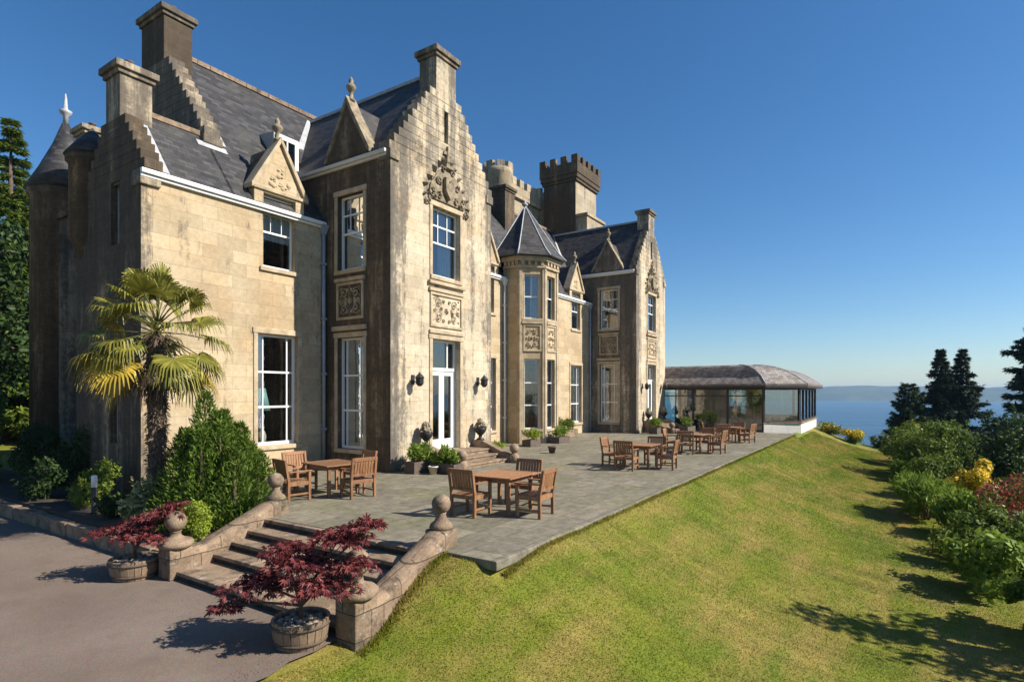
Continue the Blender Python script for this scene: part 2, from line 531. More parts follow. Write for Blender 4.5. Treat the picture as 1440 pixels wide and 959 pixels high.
def grid_obj(name, xs, ys, zf, mat):
    X, Y = np.meshgrid(xs, ys, indexing='xy')
    Z = zf(X, Y)
    V = np.stack([X, Y, Z], -1).reshape(-1, 3)
    nx, ny = len(xs), len(ys)
    i = np.arange((nx - 1) * (ny - 1))
    a = (i // (nx - 1)) * nx + i % (nx - 1)
    Q = np.stack([a, a + 1, a + nx + 1, a + nx], -1)
    return raw_obj(name, V, Q, mat, smooth=True)


def raw_obj(name, V, Q, mat, parent=None, smooth=False, tint=None):
    me = bpy.data.meshes.new(name)
    V = np.ascontiguousarray(V, dtype=np.float32)
    Q = np.ascontiguousarray(Q, dtype=np.int32)
    k = Q.shape[1]
    me.vertices.add(len(V))
    me.vertices.foreach_set('co', V.ravel())
    me.loops.add(Q.size)
    me.loops.foreach_set('vertex_index', Q.ravel())
    me.polygons.add(len(Q))
    me.polygons.foreach_set('loop_start', np.arange(len(Q), dtype=np.int32) * k)
    me.polygons.foreach_set('loop_total', np.full(len(Q), k, dtype=np.int32))
    me.polygons.foreach_set('use_smooth', np.full(len(Q), smooth))
    if tint is not None:
        at_ = me.attributes.new('tint', 'FLOAT', 'FACE')
        at_.data.foreach_set('value', np.asarray(tint, dtype=np.float32))
    me.materials.append(mat)
    me.update()
    me.validate()
    o = bpy.data.objects.new(name, me)
    COL.objects.link(o)
    if parent:
        o.parent = parent
    return o


xs = np.concatenate([np.linspace(-600, -40, 12), np.linspace(-30, 1, 25), np.arange(1.5, 12, 0.2), np.arange(12, 56, 0.45), np.linspace(57, 300, 30), [350, 420]])
ys = np.concatenate([np.linspace(-500, -30, 14), np.arange(-26, -2, 1.2), np.arange(-2, 7, 0.15), np.linspace(7.5, 60, 24), np.linspace(70, 500, 14)])
kind(grid_obj('lawn', xs, ys, ground_h, ground_mat()), 'structure')

SEA_Z = -46.0
kind(grid_obj('sea', np.array([60.0, 9000.0]), np.array([-9000.0, 9000.0]), lambda X, Y: X * 0 + SEA_Z, sea_mat()), 'structure')

rng0 = np.random.default_rng(5)


def hill_h(X, Y):
    d = (X - 4150) / 1100.0
    prof = np.clip(1 - ((d - 0.62) / 0.62) ** 2, 0, 1) ** 0.7
    a = 0
    for k, (fy, fx, am, ph) in enumerate([(0.0011, 0.0004, 14, 0.3), (0.0027, 0.001, 8, 1.9), (0.0061, 0.002, 4.5, 4.0), (0.014, 0.006, 2.5, 0.9), (0.033, 0.012, 1.4, 2.2)]):
        a = a + am * np.sin(fy * Y + fx * X + ph)
    return SEA_Z - 4 + prof * np.maximum(86 + a, 6)


kind(grid_obj('far_hills', np.linspace(4100, 5600, 40), np.linspace(-3500, 4200, 260), hill_h, hill_mat()), 'structure')

# the drive, the terrace and the bed
b = MB()
edge_pts = []
rr = random.Random(3)
for i in range(80):
    x = -22 + 27.2 * i / 79
    edge_pts.append((x, 5.72 + 0.10 * math.sin(x * 1.7) + rr.uniform(-0.05, 0.05)))
b.add([(x, y, -0.70) for x, y in edge_pts] + [(5.2, 40, -0.70), (-22, 40, -0.70)], [tuple(range(82))])
kind(b.build('drive', drive_mat()), 'structure')

b = MB()
_r = random.Random(17)
b.slab([(6.75 + 0.89 * k + _r.uniform(-0.02, 0.02), 4.67 + _r.uniform(-0.03, 0.02)) for k in range(35)] + [(37.9, 4.62), (37.9, 15.62), (7.32, 15.62), (7.32, 10.35), (6.75, 10.35)], -0.14, 0.0)
kind(b.build('terrace', flag_mat(), bevel=0.015), 'structure')
b = MB()
b.box(5.36, 7.31, 10.36, 30, -0.76, -0.33)
kind(b.build('flower_bed', M['soil']), 'structure')
b = MB()
rr = random.Random(8)
y = 10.4
while y < 26:
    L = rr.uniform(0.7, 1.1)
    b.box(5.14 + rr.uniform(-0.015, 0.015), 5.355, y, y + L - 0.015, -0.74, -0.40 + rr.uniform(-0.02, 0.02))
    y += L
kind(b.build('bed_kerb', M['garden_stone'], bevel=0.02), 'structure')


# ------------------------------------------------------------------ the mansion
house = empty('mansion', 'grand buff sandstone mansion with stepped gables, slate roofs and tall sash windows', 'mansion', (7, 15.6, 0))
house_inv = Matrix.Translation((-7, -15.6, 0))


def part(mb, name, mat, parent=None, bevel=0, label=None):
    parent = parent or house
    o = mb.build(name, mat, parent, bevel)
    o.matrix_parent_inverse = Matrix.Translation([-c for c in root_loc(parent)])
    if label:
        o['label'] = label
    return o


def root_loc(p):
    while p.parent:
        p = p.parent
    return p.location


def part_sub(mb, name, mat, parent, bevel=0):         # child of a part built in world coordinates
    o = mb.build(name, mat, parent, bevel)
    return o


def wall(F, u0, u1, z0, z1, holes, depth=0.3, mb=None, name='wall', mat=None, make=True):
    mb = mb or MB()
    us = sorted({u0, u1, *[h[0] for h in holes], *[h[1] for h in holes]})
    zs = sorted({z0, z1, *[h[2] for h in holes], *[h[3] for h in holes]})
    for a, c in zip(us, us[1:]):
        for d, e in zip(zs, zs[1:]):
            mu, mz = (a + c) / 2, (d + e) / 2
            if any(h[0] < mu < h[1] and h[2] < mz < h[3] for h in holes):
                continue
            mb.add([(a, 0, d), (c, 0, d), (c, 0, e), (a, 0, e)], [(0, 1, 2, 3)], F)
    for a, c, d, e in holes:
        mb.add([(a, 0, d), (a, depth, d), (a, depth, e), (a, 0, e)], [(0, 1, 2, 3)], F)
        mb.add([(c, 0, d), (c, depth, d), (c, depth, e), (c, 0, e)], [(0, 1, 2, 3)], F)
        mb.add([(a, 0, d), (c, 0, d), (c, depth, d), (a, depth, d)], [(0, 1, 2, 3)], F)
        mb.add([(a, 0, e), (c, 0, e), (c, depth, e), (a, depth, e)], [(0, 1, 2, 3)], F)
    if make:
        return part(mb, name, mat or M['stone'])
    return mb


def window(F, u0, u1, z0, z1, cols=(), rows=(), bars=(), d=0.16, curtain='sides', surround=True, paint=None, sill=True, ft=0.065, net=0):
    """sash window: cols = full-height muntins (fractions), rows = full-width rails, bars = extra (u0,u1,z0,z1) fractions"""
    W, H = u1 - u0, z1 - z0
    fr = MB()
    fr.box(u0, u0 + ft, d, d + 0.07, z0, z1, F)
    fr.box(u1 - ft, u1, d, d + 0.07, z0, z1, F)
    fr.box(u0 + ft, u1 - ft, d + 0.002, d + 0.068, z0, z0 + ft * 1.3, F)
    fr.box(u0 + ft, u1 - ft, d + 0.002, d + 0.068, z1 - ft, z1, F)
    for r in rows:
        z = z0 + H * r
        fr.box(u0 + ft, u1 - ft, d + 0.004, d + 0.066, z - 0.03, z + 0.03, F)
    for c in cols:
        u = u0 + W * c
        fr.box(u - 0.022, u + 0.022, d + 0.008, d + 0.062, z0 + ft, z1 - ft, F)
    for a, c, e, g in bars:
        fr.box(u0 + W * a, u0 + W * c, d + 0.012, d + 0.058, z0 + H * e, z0 + H * g, F)
    o = part(fr, 'window', paint or M['white'], bevel=0.006)
    g = MB()
    g.add([(u0 + 0.02, d + 0.036, z0 + 0.02), (u1 - 0.02, d + 0.036, z0 + 0.02), (u1 - 0.02, d + 0.036, z1 - 0.02), (u0 + 0.02, d + 0.036, z1 - 0.02)], [(0, 1, 2, 3)], F)
    part_sub(g, 'pane', M['glass'], o)
    if sill:
        s = MB()
        s.box(u0 - 0.12, u1 + 0.12, -0.07, d - 0.002, z0 - 0.13, z0 - 0.002, F)
        part_sub(s, 'sill', M['trim'], o, 0.015)
    if surround:
        s = MB()
        t = 0.14
        s.box(u0 - t, u0 - 0.004, -0.035, 0.06, z0, z1, F)
        s.box(u1 + 0.004, u1 + t, -0.035, 0.06, z0, z1, F)
        s.box(u0 - t - 0.03, u1 + t + 0.03, -0.045, 0.06, z1 + 0.004, z1 + 0.17, F)
        part_sub(s, 'surround', M['trim'], o, 0.015)
    if curtain:
        c = MB()

        def drape(a0, a1, zb, zt, dd, pleats):
            n = pleats * 4
            vs = []
            for k in range(n + 1):
                u = a0 + (a1 - a0) * k / n
                off = 0.05 * math.sin(k / 4 * 2 * PI)
                vs += [(u, dd + off, zb), (u, dd + off * 0.6, zt)]
            c.add(vs, [(2 * k, 2 * k + 2, 2 * k + 3, 2 * k + 1) for k in range(n)], F, True)
        if curtain in ('sides', 'left'):
            drape(u0 - 0.05, u0 + W * 0.2, z0 - 0.1, z1, d + 0.17, 4)
        if curtain in ('sides', 'right'):
            drape(u1 - W * 0.2, u1 + 0.05, z0 - 0.1, z1, d + 0.17, 4)
        if curtain == 'half':
            drape(u0 + W * 0.45, u1 + 0.05, z0 - 0.1, z1, d + 0.17, 6)
        if net:
            drape(u0, u1, z1 - H * net, z1, d + 0.1, 9)
        part_sub(c, 'curtain', M['net'] if net else M['curtain'], o)
    return o


def crow_gable(F, uc, half, z0, slope, hs, thick, top_half, mat, slit=None, over=0.1, name='gable', front_only=None):
    """courses of shrinking width; slope = rise/run"""
    mb = MB()
    z, hw = z0, half
    while hw > top_half:
        segs = [(uc - hw - over, uc + hw + over)]
        if front_only:
            segs = [(max(segs[0][0], front_only[0]), min(segs[0][1], front_only[1]))]
        if slit and z < slit[3] and z + hs > slit[2]:
            segs = [(segs[0][0], slit[0]), (slit[1], segs[0][1])]
        for a, c in segs:
            mb.box(a, c, -0.002, thick, z, z + hs, F)
        z += hs
        hw -= hs / slope
    o = part(mb, name, mat, bevel=0.02)
    return o, z


def chimney(F, u0, u1, d0, d1, z0, z1, mat, pots=0, capcol=None, name='chimney'):
    mb = MB()
    mb.box(u0, u1, d0, d1, z0, z1 - 0.3, F)
    o = part(mb, name, mat, bevel=0.02)
    c = MB()
    c.box(u0 - 0.06, u1 + 0.06, d0 - 0.06, d1 + 0.06, z1 - 0.3, z1 - 0.18, F)
    c.box(u0 - 0.13, u1 + 0.13, d0 - 0.13, d1 + 0.13, z1 - 0.178, z1, F)
    part_sub(c, 'chimney_cap', capcol or mat, o, 0.02)
    for k in range(pots):
        u = u0 + (u1 - u0) * (k + 0.5) / pots
        p = F @ Vector((u, (d0 + d1) / 2, z1))
        q = MB()
        q.lathe([(0.11, 0), (0.1, 0.22), (0.12, 0.24), (0.12, 0.28), (0.07, 0.28)], p, 12)
        part_sub(q, 'chimney_pot', M['pale_pot'] if k % 2 else M['pot'], o)
    return o


def finial(p, h, parent, mat=None):
    q = MB()
    q.lathe([(0.12, 0), (0.12, 0.08), (0.07, 0.12), (0.06, h * 0.35), (0.10, h * 0.42), (0.15, h * 0.52), (0.16, h * 0.6), (0.11, h * 0.68), (0.05, h * 0.72),
             (0.08, h * 0.82), (0.05, h * 0.93), (0.01, h)], p, 12)
    return part_sub(q, 'finial', mat or M['carving'], parent)


def relief(F, u0, u1, z0, z1, seed, parent=None, inside=None, n=70, name='carved_panel', size=(0.05, 0.11), mat=None, proud=0.05):
    r = random.Random(seed)
    mb = MB()
    k = 0
    while k < n:
        u, z = r.uniform(u0, u1), r.uniform(z0, z1)
        if inside and not inside((u - u0) / (u1 - u0), (z - z0) / (z1 - z0)):
            continue
        s = r.uniform(*size)
        mb.ball((u, -0.005, z), (s, r.uniform(0.5, 1.0) * proud * 1.6, s * r.uniform(0.5, 1.1)), 8, F)
        k += 1
    if parent:
        return part_sub(mb, name, mat or M['carving'], parent)
    return part(mb, name, mat or M['carving'])


def scroll(mb, F, u, z, r0, turn, a0, sx=1, th=0.03, proud=0.05):
    pts, rad = [], []
    n = 16
    for k in range(n + 1):
        t = k / n
        a = a0 + turn * 2 * PI * t
        rr_ = r0 * (1 - 0.8 * t)
        pts.append(F @ Vector((u + sx * rr_ * math.cos(a), -proud * (0.3 + 0.7 * t), z + rr_ * math.sin(a))))
        rad.append(th * (0.55 + 0.75 * t))
    mb.tube(pts, rad, 6)
    p = pts[-1]
    mb.ball(tuple(p), th * 1.7, 8)


def leaf_carve(mb, F, u, z, L, W, a, proud=0.05):
    ca, sa = math.cos(a), math.sin(a)
    q = lambda x, y, d: (u + x * ca - y * sa, d, z + x * sa + y * ca)
    vs = [q(0, 0, -0.01), q(L * 0.45, W / 2, -0.005), q(L, 0, -0.02), q(L * 0.45, -W / 2, -0.005), q(L * 0.5, 0, -proud)]
    mb.add(vs, [(0, 1, 4), (1, 2, 4), (2, 3, 4), (3, 0, 4)], F)


def arabesque(F, u0, u1, z0, z1, parent, mat, th=0.022, proud=0.05):
    uc, zc = (u0 + u1) / 2, (z0 + z1) / 2
    W, H = (u1 - u0) / 2, (z1 - z0) / 2
    mb = MB()
    for sx in (-1, 1):
        for fx, fz, r, tn, a0 in ((0.55, 0.52, 0.36, 1.4, 0.3), (0.55, -0.52, 0.36, -1.4, -0.3), (0.82, 0.0, 0.2, 1.2, 2.0), (0.2, 0.72, 0.16, -1.2, 1.0), (0.2, -0.72, 0.16, 1.2, -1.0)):
            scroll(mb, F, uc + sx * fx * W, zc + fz * H, r * min(W, H), tn, a0, sx, th * 0.8, proud)
        for k in range(6):
            a = PI / 2 - sx * (0.35 + 0.48 * k)
            leaf_carve(mb, F, uc + sx * W * 0.3, zc, 0.3 * min(W, H) * (1.1 + 0.15 * k % 2), 0.12 * min(W, H), a, proud)
        for k in range(4):
            leaf_carve(mb, F, uc + sx * W * 0.93, zc + H * (-0.8 + 0.53 * k), 0.24 * min(W, H), 0.1 * min(W, H), PI / 2 + sx * 0.9, proud)
    for k in range(8):
        leaf_carve(mb, F, uc, zc, 0.26 * min(W, H), 0.13 * min(W, H), k * PI / 4, proud * 1.3)
    mb.ball((uc, -proud, zc), (0.09 * min(W, H),) * 3, 10, F)
    return part_sub(mb, 'relief', mat, parent)


def carved_panel(F, u0, u1, z0, z1, seed, size=(0.03, 0.075), n=90):
    fr = MB()
    t = 0.09
    fr.box(u0, u1, -0.05, 0.02, z0, z0 + t, F)
    fr.box(u0, u1, -0.05, 0.02, z1 - t, z1, F)
    fr.box(u0, u0 + t, -0.048, 0.02, z0 + t, z1 - t, F)
    fr.box(u1 - t, u1, -0.048, 0.02, z0 + t, z1 - t, F)
    fr.box(u0 - 0.06, u1 + 0.06, -0.09, 0.02, z1 + 0.02, z1 + 0.14, F)
    o = part(fr, 'carved_panel', M['trim'], bevel=0.012)
    arabesque(F, u0 + t + 0.03, u1 - t - 0.03, z0 + t + 0.03, z1 - t - 0.03, o, M['trim'])


def gutter(F, u0, u1, z, mat=None, d=-0.16):
    g = MB()
    g.box(u0, u1, d, -0.003, z - 0.02, z + 0.1, F)
    g.box(u0, u1, d * 0.6, -0.004, z - 0.1, z - 0.022, F)
    return part(g, 'gutter', mat or M['white'], bevel=0.02)


def downpipe(x, y, z0, z1, mat=None):
    g = MB()
    g.tube([(x, y, z0), (x, y, z1)], 0.055, 10)
    for z in np.arange(z0 + 1.2, z1, 1.8):
        g.box(x - 0.085, x + 0.085, y - 0.06, y + 0.09, z, z + 0.07)
    o = part(g, 'downpipe', mat or M['grey_paint'])
    h = MB()
    h.add([(x - 0.13, y - 0.12, z1 + 0.3), (x + 0.13, y - 0.12, z1 + 0.3), (x + 0.13, y + 0.1, z1 + 0.3), (x - 0.13, y + 0.1, z1 + 0.3),
           (x - 0.06, y - 0.06, z1), (x + 0.06, y - 0.06, z1), (x + 0.06, y + 0.06, z1), (x - 0.06, y + 0.06, z1)],
          [(0, 1, 2, 3), (4, 7, 6, 5), (0, 4, 5, 1), (1, 5, 6, 2), (2, 6, 7, 3), (3, 7, 4, 0)])
    part_sub(h, 'rainwater_head', mat or M['grey_paint'], o)
    return o


YF, YW = 15.6, 12.6                  # main front, wing front
EZ, SL = 8.0, 1.295                  # main eave height, main roof slope
FY = frame((0, YF, 0), (1, 0, 0), (0, 1, 0))
GW = (0.83, 4.18)                    # ground floor window heights
B0 = -0.9

# main front, left of the near wing
wall(FY, 6.95, 12.7, B0, EZ, [(10.12, 11.5, *GW), (10.3, 11.4, 6.18, EZ)], name='wall', mat=M['stone_clean'])
window(FY, 10.12, 11.5, *GW, cols=(0.2, 0.8), rows=(0.345, 0.66), curtain=None, ft=0.075)
# main front between the wings
wall(FY, 17.6, 33.0, B0, EZ, [(21.1, 22.4, 0.65, 4.05), (21.2, 22.3, 6.18, EZ), (30.1, 31.5, 0.65, 4.05), (30.25, 31.35, 6.18, EZ)], name='wall', mat=M['stone_clean'])
window(FY, 21.1, 22.4, 0.65, 4.05, cols=(0.5,), rows=(0.33, 0.66))
window(FY, 30.1, 31.5, 0.65, 4.05, cols=(0.2, 0.8), rows=(0.33, 0.66))


def wall_dormer(uc, hw=0.55):
    mb = MB()
    H = 0.86
    mb.box(uc - H, uc - hw, -0.03, 0.4, EZ + 0.002, 8.5, FY)
    mb.box(uc + hw, uc + H, -0.03, 0.4, EZ + 0.002, 8.5, FY)
    mb.box(uc - hw, uc + hw, -0.028, 0.4, 8.38, 8.5, FY)
    for a in (uc - H, uc + H - 0.08):                      # cheeks running back to the roof
        mb.box(a, a + 0.08, 0.4, 0.95, EZ + 0.05, 8.5, FY)
    mb.prism([(uc - H, 8.5), (uc + H, 8.5), (uc, 10.0)], -0.02, 0.3, FY)
    o = part(mb, 'dormer', M['stone_clean'], bevel=0.015)
    c = MB()
    for sx in (-1, 1):
        c.prism([(uc + sx * (H + 0.12), 8.42), (uc + sx * (H + 0.12), 8.56), (uc, 10.22), (uc, 10.02), (uc + sx * H, 8.49)], -0.11, 0.34, FY)
    c.box(uc - H - 0.05, uc + H + 0.05, -0.09, -0.022, 8.44, 8.54, FY)
    part_sub(c, 'coping', M['trim'], o, 0.015)
    finial(FY @ Vector((uc, 0.1, 10.1)), 0.75, o)
    relief(FY, uc - 0.4, uc + 0.4, 8.65, 9.5, int(uc * 10), o, inside=lambda a, c: abs(a - 0.5) < 0.5 * (1 - c), n=22, name='relief', mat=M['trim'], proud=0.04)
    r = MB()
    back = (9.95 - EZ) / SL
    r.add([FY @ Vector(p) for p in [(uc - H - 0.1, 0.3, 8.45), (uc, 0.3, 10.0), (uc, back, 10.0), (uc - H - 0.1, 0.36, 8.45)]], [(0, 1, 2, 3)])
    r.add([FY @ Vector(p) for p in [(uc + H + 0.1, 0.3, 8.45), (uc, 0.3, 10.0), (uc, back, 10.0), (uc + H + 0.1, 0.36, 8.45)]], [(0, 1, 2, 3)])
    part_sub(r, 'dormer_roof', M['slate'], o)
    window(FY, uc - hw, uc + hw, 6.18, 8.36, cols=(), rows=(0.5,), bars=[(0.32, 0.34, 0.5, 1), (0.66, 0.68, 0.5, 1), (0, 1, 0.74, 0.76)], net=0.6, curtain='net', surround=False)


for uc in (10.85, 21.75, 30.8):
    wall_dormer(uc)
gutter(FY, 6.9, 12.5, EZ - 0.1)
gutter(FY, 17.85, 23.15, EZ - 0.1)
gutter(FY, 26.4, 32.75, EZ - 0.1)

# left end gable (faces left) and the wall behind it
FL = frame((6.95, 0, 0), (0, 1, 0), (1, 0, 0))
wall(FL, YF, 19.4, B0, EZ, [(16.85, 17.3, 1.1, 2.8), (16.75, 17.25, 6.3, 8.0 - 0.05)], name='wall', mat=M['stone_soot_shade'])
window(FL, 16.85, 17.3, 1.1, 2.8, rows=(0.5,), curtain=None, paint=M['grey_paint'], surround=False, sill=False)
window(FL, 16.75, 17.25, 6.3, 7.95, rows=(0.5,), curtain=None, paint=M['grey_paint'], surround=False, sill=False)
g, zt = crow_gable(FL, 17.15, 1.62, 8.0, 1.33, 0.27, 0.45, 0.42, M['stone_soot_shade'])  # dark stone paints this gable's deep shade along with its soot
chimney(FL, 16.75, 17.55, 0.0, 0.8, zt - 0.4, 11.05, M['stone_rough'], pots=1)
b = MB()
b.box(YF - 0.08, YF + 0.4, -0.06, 0.45, 7.62, 8.0, FL)
part(b, 'corbel', M['stone_rough'], bevel=0.03)
# rear range and towers on the left, in shade
FR = frame((8.0, 0, 0), (0, 1, 0), (1, 0, 0))
wall(FR, 19.3, 22.0, B0, 9.0, [(20.6, 21.2, 1.0, 3.2)], name='wall', mat=M['stone_soot_shade'])
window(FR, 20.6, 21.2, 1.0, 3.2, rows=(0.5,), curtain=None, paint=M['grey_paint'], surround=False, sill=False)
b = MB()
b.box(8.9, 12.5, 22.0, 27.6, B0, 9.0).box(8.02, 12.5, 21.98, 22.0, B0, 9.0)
part(b, 'wall', M['stone_soot_shade'])
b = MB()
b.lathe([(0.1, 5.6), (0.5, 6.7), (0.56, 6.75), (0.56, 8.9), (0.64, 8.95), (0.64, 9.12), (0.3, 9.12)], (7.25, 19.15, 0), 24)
o = part(b, 'turret', M['stone_soot_shade'])
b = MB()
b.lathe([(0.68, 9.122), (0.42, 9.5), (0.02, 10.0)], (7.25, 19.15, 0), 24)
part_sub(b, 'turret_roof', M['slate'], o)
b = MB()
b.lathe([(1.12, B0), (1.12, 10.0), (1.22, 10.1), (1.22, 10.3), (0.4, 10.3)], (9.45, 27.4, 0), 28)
o = part(b, 'tower', M['stone_soot_shade'])
b = MB()
b.lathe([(1.3, 10.302), (0.85, 11.2), (0.42, 12.2), (0.12, 13.1), (0.1, 13.1)], (9.45, 27.4, 0), 28)
r_ = part_sub(b, 'tower_roof', M['slate'], o)
b = MB()
b.lathe([(0.1, 13.05), (0.09, 13.4), (0.2, 13.5), (0.22, 13.6), (0.08, 13.68), (0.05, 14.1), (0.015, 14.3)], (9.45, 27.4, 0), 12)
part_sub(b, 'finial', M['lead'], o)
FM = frame((8.95, 0, 0), (0, 1, 0), (1, 0, 0))
chimney(FM, 24.3, 25.1, 0.0, 0.8, 8.0, 12.1, M['stone_rough'], pots=1)
b = MB()
b.add([(7.9, 19.3, 8.95), (7.9, 22.1, 8.95), (11.5, 22.1, 11.2), (11.5, 19.3, 11.2)], [(0, 1, 2, 3)])
b.add([(8.8, 22.1, 8.97), (8.8, 27.7, 8.97), (12.4, 27.7, 11.2), (12.4, 22.1, 11.2)], [(0, 1, 2, 3)])
part(b, 'roof', M['slate'])

# main roofs
def gable_roof_x(x0, x1, ya, za, yr, zr, yb, name='roof'):
    mb = MB()
    t = 0.1
    mb.add([(x0, ya, za), (x1, ya, za), (x1, yr, zr), (x0, yr, zr), (x0, yb, za), (x1, yb, za), (x0, ya, za - t), (x1, ya, za - t), (x0, yb, za - t), (x1, yb, za - t)],
           [(0, 1, 2, 3), (3, 2, 5, 4), (0, 6, 7, 1), (4, 5, 9, 8), (0, 3, 4, 8, 6), (1, 7, 9, 5, 2)])
    return part(mb, name, M['slate'])


lowr = gable_roof_x(6.99, 9.4, YF - 0.1, 7.97, 17.15, 7.97 + SL * 1.65, 18.8)
mainr = gable_roof_x(9.3, 38.6, YF - 0.1, 7.97, 20.0, 7.97 + SL * 4.5, 24.5)
ZR = 7.97 + SL * 4.5
b = MB()
for k in range(int((38.6 - 10.2) / 0.45)):
    x = 10.2 + 0.45 * k
    b.box(x, x + 0.44, 19.87, 20.13, ZR - 0.1, ZR + 0.06)
part_sub(b, 'ridge', M['garden_stone'], mainr, 0.01)
b = MB()
b.box(7.7, 9.2, 17.04, 17.26, 7.97 + SL * 1.65 - 0.1, 7.97 + SL * 1.65 + 0.05)
part_sub(b, 'ridge', M['garden_stone'], lowr, 0.01)


def slope_strip(x0, x1, y0, y1, parent, lift=0.02, mat=None):
    f = lambda y: 7.97 + SL * (y - YF + 0.1) + lift
    mb = MB()
    mb.add([(x0, y0, f(y0)), (x1, y0, f(y0)), (x1, y1, f(y1)), (x0, y1, f(y1))], [(0, 1, 2, 3)])
    return part_sub(mb, 'flashing', mat or M['lead'], parent)


slope_strip(7.4, 7.62, YF - 0.05, 17.0, lowr)
slope_strip(9.76, 9.98, 17.0, 19.7, mainr)
slope_strip(9.0, 9.9, 16.75, 16.9, mainr, 0.03)

# the high stepped gable between the two roofs
FH = frame((9.25, 0, 0), (0, 1, 0), (1, 0, 0))
b = MB()
b.prism([(YF + 0.05, 7.9), (24.3, 7.9), (20.0, ZR - 0.15)], 0.06, 0.3, FH)
part(b, 'wall', M['stone_rough'])
g, zt = crow_gable(FH, 20.0, 3.0, 10.05, 1.32, 0.27, 0.5, 0.75, M['stone_rough'])
chimney(FH, 19.27, 20.73, 0.0, 0.9, zt - 0.3, 14.75, M['stone_soot_shade'], pots=2, capcol=M['stone_rough'])
b = MB()
b.box(16.85, 17.15, -0.05, 0.55, 9.8, 10.05, FH)
part(b, 'corbel', M['stone_rough'], bevel=0.03)

# skylight dormer on the roof
b = MB()
b.prism([(17.2, 9.85), (17.2, 11.15), (18.1, 11.25)], 0, 0.95, frame((11.75, 0, 0), (0, 1, 0), (1, 0, 0)))
o = part(b, 'roof_dormer', M['lead'])
F_ = frame((0, 17.18, 0), (1, 0, 0), (0, 1, 0))
b = MB()
b.box(11.8, 11.93, -0.05, 0, 9.95, 11.1, F_).box(12.52, 12.66, -0.05, 0, 9.95, 11.1, F_).box(11.93, 12.52, -0.05, 0, 10.95, 11.1, F_).box(11.93, 12.52, -0.05, 0, 9.95, 10.1, F_)
b.box(12.2, 12.25, -0.045, 0, 10.1, 10.95, F_)
part_sub(b, 'frame', M['white'], o)
b = MB()
b.box(11.93, 12.52, -0.02, -0.005, 10.1, 10.95, F_)
part_sub(b, 'pane', M['glass'], o)


# the two projecting wings
WH = 9.8


